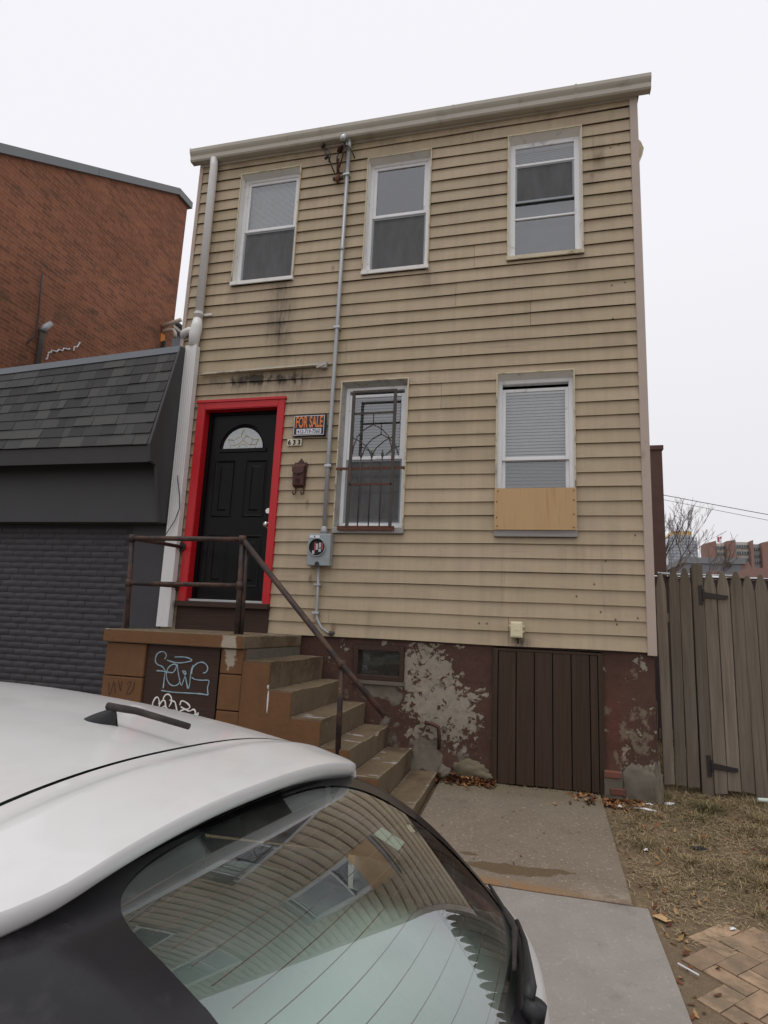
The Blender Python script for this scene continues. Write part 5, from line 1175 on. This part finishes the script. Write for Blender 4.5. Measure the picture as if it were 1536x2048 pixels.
MB().grid(lambda u, v: tuple(Vector(roof_pt(-3.05, ts(u))).lerp(Vector((-3.75+.1*(2*u-1)**2*4*.2, YC-.78+1.56*u, .58)), v)), 20, 6).build("windscreen", 'car_glass', car, smooth=True)
MB().box(-3.7, -.05, YC-.76, YC+.76, -.12, -.06).box(-.10, -.06, YC-.5, YC+.5, -.06, .60).build("floor", 'car_interior', car)
MB().grid(lambda u, v: (-.95+.86*v, YC-.62+1.24*u, .635-.02*v+.008*sin(v*9)), 8, 8).build("cargo_cover", 'car_cover', car, smooth=True)
for yy in (-.36, .36):
    se = MB().box(YC*0-1.15, -1.0, YC+yy-.28, YC+yy+.28, -.05, .72).build("rear_seat", 'car_interior', car, bevel=.05, seg=3); MB().box(-1.14, -1.03, YC+yy-.13, YC+yy+.13, .74, .90).build("headrest", 'car_interior', se, bevel=.04, seg=3)
    se = MB().box(-2.05, -1.90, YC+yy-.26, YC+yy+.26, -.05, .70).build("front_seat", 'car_interior', car, bevel=.05, seg=3); MB().box(-2.03, -1.93, YC+yy-.13, YC+yy+.13, .73, .90).build("headrest", 'car_interior', se, bevel=.04, seg=3)
for o in car.children:      # panes must face outwards for their reflections
    if o.data.materials[0] == MATS['car_glass']:
        p = o.data.polygons[len(o.data.polygons)//2]
        if p.normal.dot(p.center+WL[o.name]-Vector((-1.8, YC, .3))) < 0: o.data.flip_normals()
# roof antenna
ax, ay = -.95, YC; az = interp(ZC, ax)
an = MB().grid(lambda u, v: (ax-.055+.115*v+(.02*(1-v)), ay+(.026*sin(pi*min(1, v*1.15+.02))**.6)*cos(pi*u), az-.006+(.046*v**.8*(1 if v < .86 else (1-v)/.14))*sin(pi*u)-.02*(v-.5)*.3), 12, 12).build("antenna_base", 'car_black', car, smooth=True)
MB().tube([(ax+.025, ay, az+.032), (ax+.10, ay+.0, az+.028), (ax+.235, ay, az+.008)], [.0085, .0075, .0065], 8).build("antenna_mast", 'car_rubber', an, smooth=True)
# rear wiper
wp = MB().tube([GS(.02, 1.0, .0), GS(.02, .99, .03)], [.020, .018], 14).build("wiper_pivot", 'car_black', car, smooth=True)
MB().tube([GS(.02, .975, .024), GS(.08, .97, .028), GS(.20, .965, .024), GS(.42, .965, .018), GS(.60, .965, .014)], [.009, .012, .009, .006, .005], 8).build("wiper_arm", 'car_black', wp, smooth=True)
MB().tube([GS(.16, .935, .010), GS(.50, .945, .011), GS(.97, .955, .010)], [.004, .007, .004], 6).build("wiper_blade", 'car_rubber', wp, smooth=True)
car.rotation_euler = (-.0565, 0, -.0473)     # stands on the crowned street, nose towards the kerb

# ================================================================== GRASS, LEAVES, LITTER
def attr_mesh(name, quads, mat, label, cat):
    me = bpy.data.meshes.new(name); v = []; f = []; cs = []
    for q, c in quads:
        n = len(v); v += q; f.append(tuple(range(n, n+len(q)))); cs += [c]*len(q)
    me.from_pydata(v, [], f); at = me.color_attributes.new("tint", 'FLOAT_COLOR', 'POINT')
    at.data.foreach_set("color", [k_ for c in cs for k_ in (*c, 1.0)]); me.materials.append(MATS[mat]); o = bpy.data.objects.new(name, me); col.objects.link(o)
    return tag(o, label, cat, None, "stuff")
random.seed(11); Q = []
def blade(x, y, z, h, az_, lean, w_, c):
    dx, dy = cos(az_), sin(az_); px_, py_ = -dy*w_, dx*w_
    m_ = (x+dx*lean*h*.45, y+dy*lean*h*.45, z+h*.62*max(.25, 1-lean*.5)); t_ = (x+dx*lean*h, y+dy*lean*h, z+h*max(.06, 1-lean*.75))
    a_, b_ = (m_[0]+px_*.7, m_[1]+py_*.7, m_[2]), (m_[0]-px_*.7, m_[1]-py_*.7, m_[2])
    Q.append(([(x-px_, y-py_, z), (x+px_, y+py_, z), a_, b_], c)); Q.append(([b_, a_, t_], c))
def gcol(green):
    k_ = random.uniform(.6, 1.25); return tuple(a*k_ for a in random.choice(((.10, .105, .035), (.12, .115, .045), (.15, .13, .06)) if random.random() < green else ((.33, .25, .135), (.27, .195, .10), (.40, .325, .195), (.19, .135, .07))))
def gz(x, y): return soil_f((x-.40)/2.8, (y+3.145)/5.2)[2] if x > .42 else zg(y)
for i in range(46000):
    x, y = random.uniform(.46, 2.6), random.uniform(-2.15, 2.0)
    den = noise.noise(Vector((x*1.9, y*1.9, 4)))*.9+.42
    if x < .62: den -= .3
    if y < -1.75: den -= .35
    if -.35 < y < .4 and x < .95: den -= .3
    if random.random() > den: continue
    gr_ = .12+.45*max(0, noise.noise(Vector((x*1.4, y*1.4, 9)))); blade(x, y, gz(x, y)-.004, random.uniform(.025, .095), random.uniform(0, 6.28), random.uniform(.6, 1.5), random.uniform(.0014, .003), gcol(gr_))
for (tx, ty, n_, h_, g_) in ((1.45, -.45, 300, .09, .25), (.80, -.35, 200, .07, .15), (.9, -1.2, 240, .07, .2), (1.75, -.9, 260, .09, .2), (1.35, -1.05, 260, .08, .4), (.72, -1.55, 160, .06, .2), (1.15, -1.70, 200, .06, .3), (1.55, -1.5, 220, .07, .3), (1.9, -.1, 220, .1, .25), (1.28, -.05, 520, .11, .75), (1.15, -.30, 260, .08, .5), (.66, -.95, 240, .07, .4), (1.05, -.75, 220, .08, .3), (1.6, -.2, 260, .10, .3), (1.5, -.8, 260, .09, .35), (.60, -.55, 120, .06, .3), (1.25, -1.35, 220, .08, .25), (.93, .12, 60, .14, .1), (1.7, .3, 160, .10, .3)):
    for i in range(n_):
        a, r_ = random.uniform(0, 6.28), abs(random.gauss(0, .085)); x, y = tx+cos(a)*r_, ty+sin(a)*r_; blade(x, y, gz(x, y)-.004, h_*random.uniform(.5, 1.2), a+random.uniform(-.5, .5), random.uniform(.4, 1.3), random.uniform(.0013, .0025), gcol(g_))
for i in range(26):   # tall dry stalks at the house corner
    a = random.uniform(-2.2, .9); blade(.97+random.uniform(-.05, .06), .05+random.uniform(-.1, .15), -.01, random.uniform(.16, .40), a, random.uniform(.3, 1.1), .0011, (.34, .24, .11))
for i in range(160): x = random.uniform(-.35, .55); blade(x, random.uniform(-.07, -.02), .0, random.uniform(.015, .05), random.uniform(0, 6.28), random.uniform(.3, 1.2), .0014, gcol(.45))
for i in range(9000):   # dry grass behind the fence
    x, y = random.uniform(.93, 3.2), random.uniform(.62, 3.0); blade(x, y, -.02, random.uniform(.05, .2), random.uniform(0, 6.28), random.uniform(.3, 1.1), .0025, gcol(.05))
attr_mesh("grass", Q, 'grass_mat', "short dry winter grass in the yard by the fence", "grass")
LQ = []
def leaf(x, y, z, s, c):
    a = random.uniform(0, 6.28); t1, t2 = random.uniform(-.5, .5), random.uniform(-.5, .5)
    P = []
    for (u, v) in ((-1, 0), (-.35, .42), (.1, .30), (.4, .5), (1, .05), (.45, -.4), (.05, -.28), (-.4, -.45)):
        xx, yy = s*(u*cos(a)-v*sin(a)), s*(u*sin(a)+v*cos(a)); P.append((x+xx, y+yy, z+s*.25+xx*t1+yy*t2+s*.3*(u*u-.3)))
    LQ.append((P, c))
def lcol(): k_ = random.uniform(.55, 1.3); return tuple(a*k_ for a in random.choice(((.20, .075, .03), (.15, .055, .028), (.26, .12, .045), (.11, .05, .03), (.30, .18, .08))))
for i in range(210): x = random.gauss(-.60, .14); x = min(-.40, max(-.88, x)); d = abs(random.gauss(0, .06)); leaf(x, -.03-d, .0+random.uniform(0, .05)*max(0, 1-d*8), random.uniform(.018, .042), lcol())
for i in range(260): x = random.gauss(.55, .16); d = abs(random.gauss(0, .12)); leaf(x, -.05-d, gz(x, -.05-d)+.006, random.uniform(.015, .035), lcol())
for i in range(330): x, y = random.uniform(.5, 2.4), random.uniform(-1.9, .4); leaf(x, y, gz(x, y)+.006, random.uniform(.010, .028), lcol())
for i in range(40): y = random.uniform(-3.1, -1.6); x = .56+abs(random.gauss(0, .08)); leaf(x, y, gz(x, y)+.004, random.uniform(.010, .03), lcol())
for i in range(22): x, y = random.uniform(-.7, .4), random.uniform(-1.6, -.1); leaf(x, y, zg(y)+.008, random.uniform(.006, .014), lcol())
for i in range(17000):   # scraps of straw
    x, y = random.uniform(.5, 2.3), random.uniform(-2.2, .4); a = random.uniform(0, 6.28); l_ = random.uniform(.018, .075); z = gz(x, y)+random.uniform(.004, .016); k_ = random.uniform(.55, 1.3)
    if random.random() > .45+noise.noise(Vector((x*2, y*2, 8)))*1.2-(.5 if y < -1.95 else 0)-(.2 if x < .6 else 0): continue
    LQ.append(([(x, y, z), (x-.0040*sin(a), y+.0040*cos(a), z), (x+l_*cos(a), y+l_*sin(a), z+random.uniform(-.004, .012))], (.40*k_, .315*k_, .185*k_)))
attr_mesh("leaf_litter", LQ, 'leaf_mat', "brown dead leaves and straw along the wall and yard", "leaves")
def scrap(pts, z, mat, label, cat, name, group=None):
    mb = MB(); c = (sum(p[0] for p in pts)/len(pts), sum(p[1] for p in pts)/len(pts)); n = len(pts)
    mb.v = [(p[0], p[1], gz(*p)+z+random.uniform(0, .006)) for p in pts]+[(c[0], c[1], gz(*c)+z+.012)]; mb.f = [(i, (i+1) % n, n) for i in range(n)]
    return mb.build(name, mat, None, solid=.002, label=label, cat=cat, group=group)
def blobpts(x, y, rx, ry, a, n=9): return [(x+cos(a)*rx*cos(t)*k-sin(a)*ry*sin(t)*k, y+sin(a)*rx*cos(t)*k+cos(a)*ry*sin(t)*k) for t, k in ((2*pi*i/n, random.uniform(.6, 1.2)) for i in range(n))]
for (x, y, rx, ry, a, lab) in ((.60, -.20, .034, .018, .3, "leftmost small snow patch below the bare bricks of the house corner"), (.71, -.14, .022, .012, 0, "tiny snow patch right below the bare bricks"),
    (.83, -.10, .040, .016, .2, "snow patch just right of the cracked plaster foot"), (.99, -.01, .045, .022, .3, "largest snow patch between house corner and fence")):
    scrap(blobpts(x, y, rx, ry, a), .006, 'snow', lab, "snow", "snow_patch", "snow patches at the house corner")
scrap([(.68, -.22), (.74, -.24), (.80, -.27), (.86, -.275), (.85, -.255), (.78, -.245), (.72, -.215)], .012, 'sign_white', "torn strip of white plastic on the dirt below the house corner", "litter", "plastic_scrap")
scrap(blobpts(.93, -1.95, .022, .012, .5), .010, 'sign_white', "white paper scrap in the grass above the brick paving", "litter", "paper_scrap")
scrap(blobpts(.66, -1.05, .024, .014, 1.2), .010, 'sign_white', "crumpled white wrapper in the grass right of the pad", "litter", "wrapper")
scrap(blobpts(1.00, -.92, .075, .05, .4), .010, 'sign_black', "flattened black plastic bag in the dry grass", "litter", "plastic_bag")
MB().tube([(.595, -2.36, zg(-2.36)+.004), (.665, -2.43, zg(-2.43)+.006)], .004, 6).build("drinking_straw", 'sign_white', None, label="white drinking straw lying between pavement and brick paving", cat="litter")
scrap([(.555, -1.93), (.60, -1.90), (.645, -1.96), (.61, -1.99)], .010, 'plywood', "flat orange brown chip of wood at the pavement corner", "litter", "wood_chip")
MB().tube([(1.72, .28, .03), (1.80, .30, .03)], .016, 8).build("crushed_tube", 'paper', None, label="pale blue crushed tube lying at the foot of the gate", cat="litter")
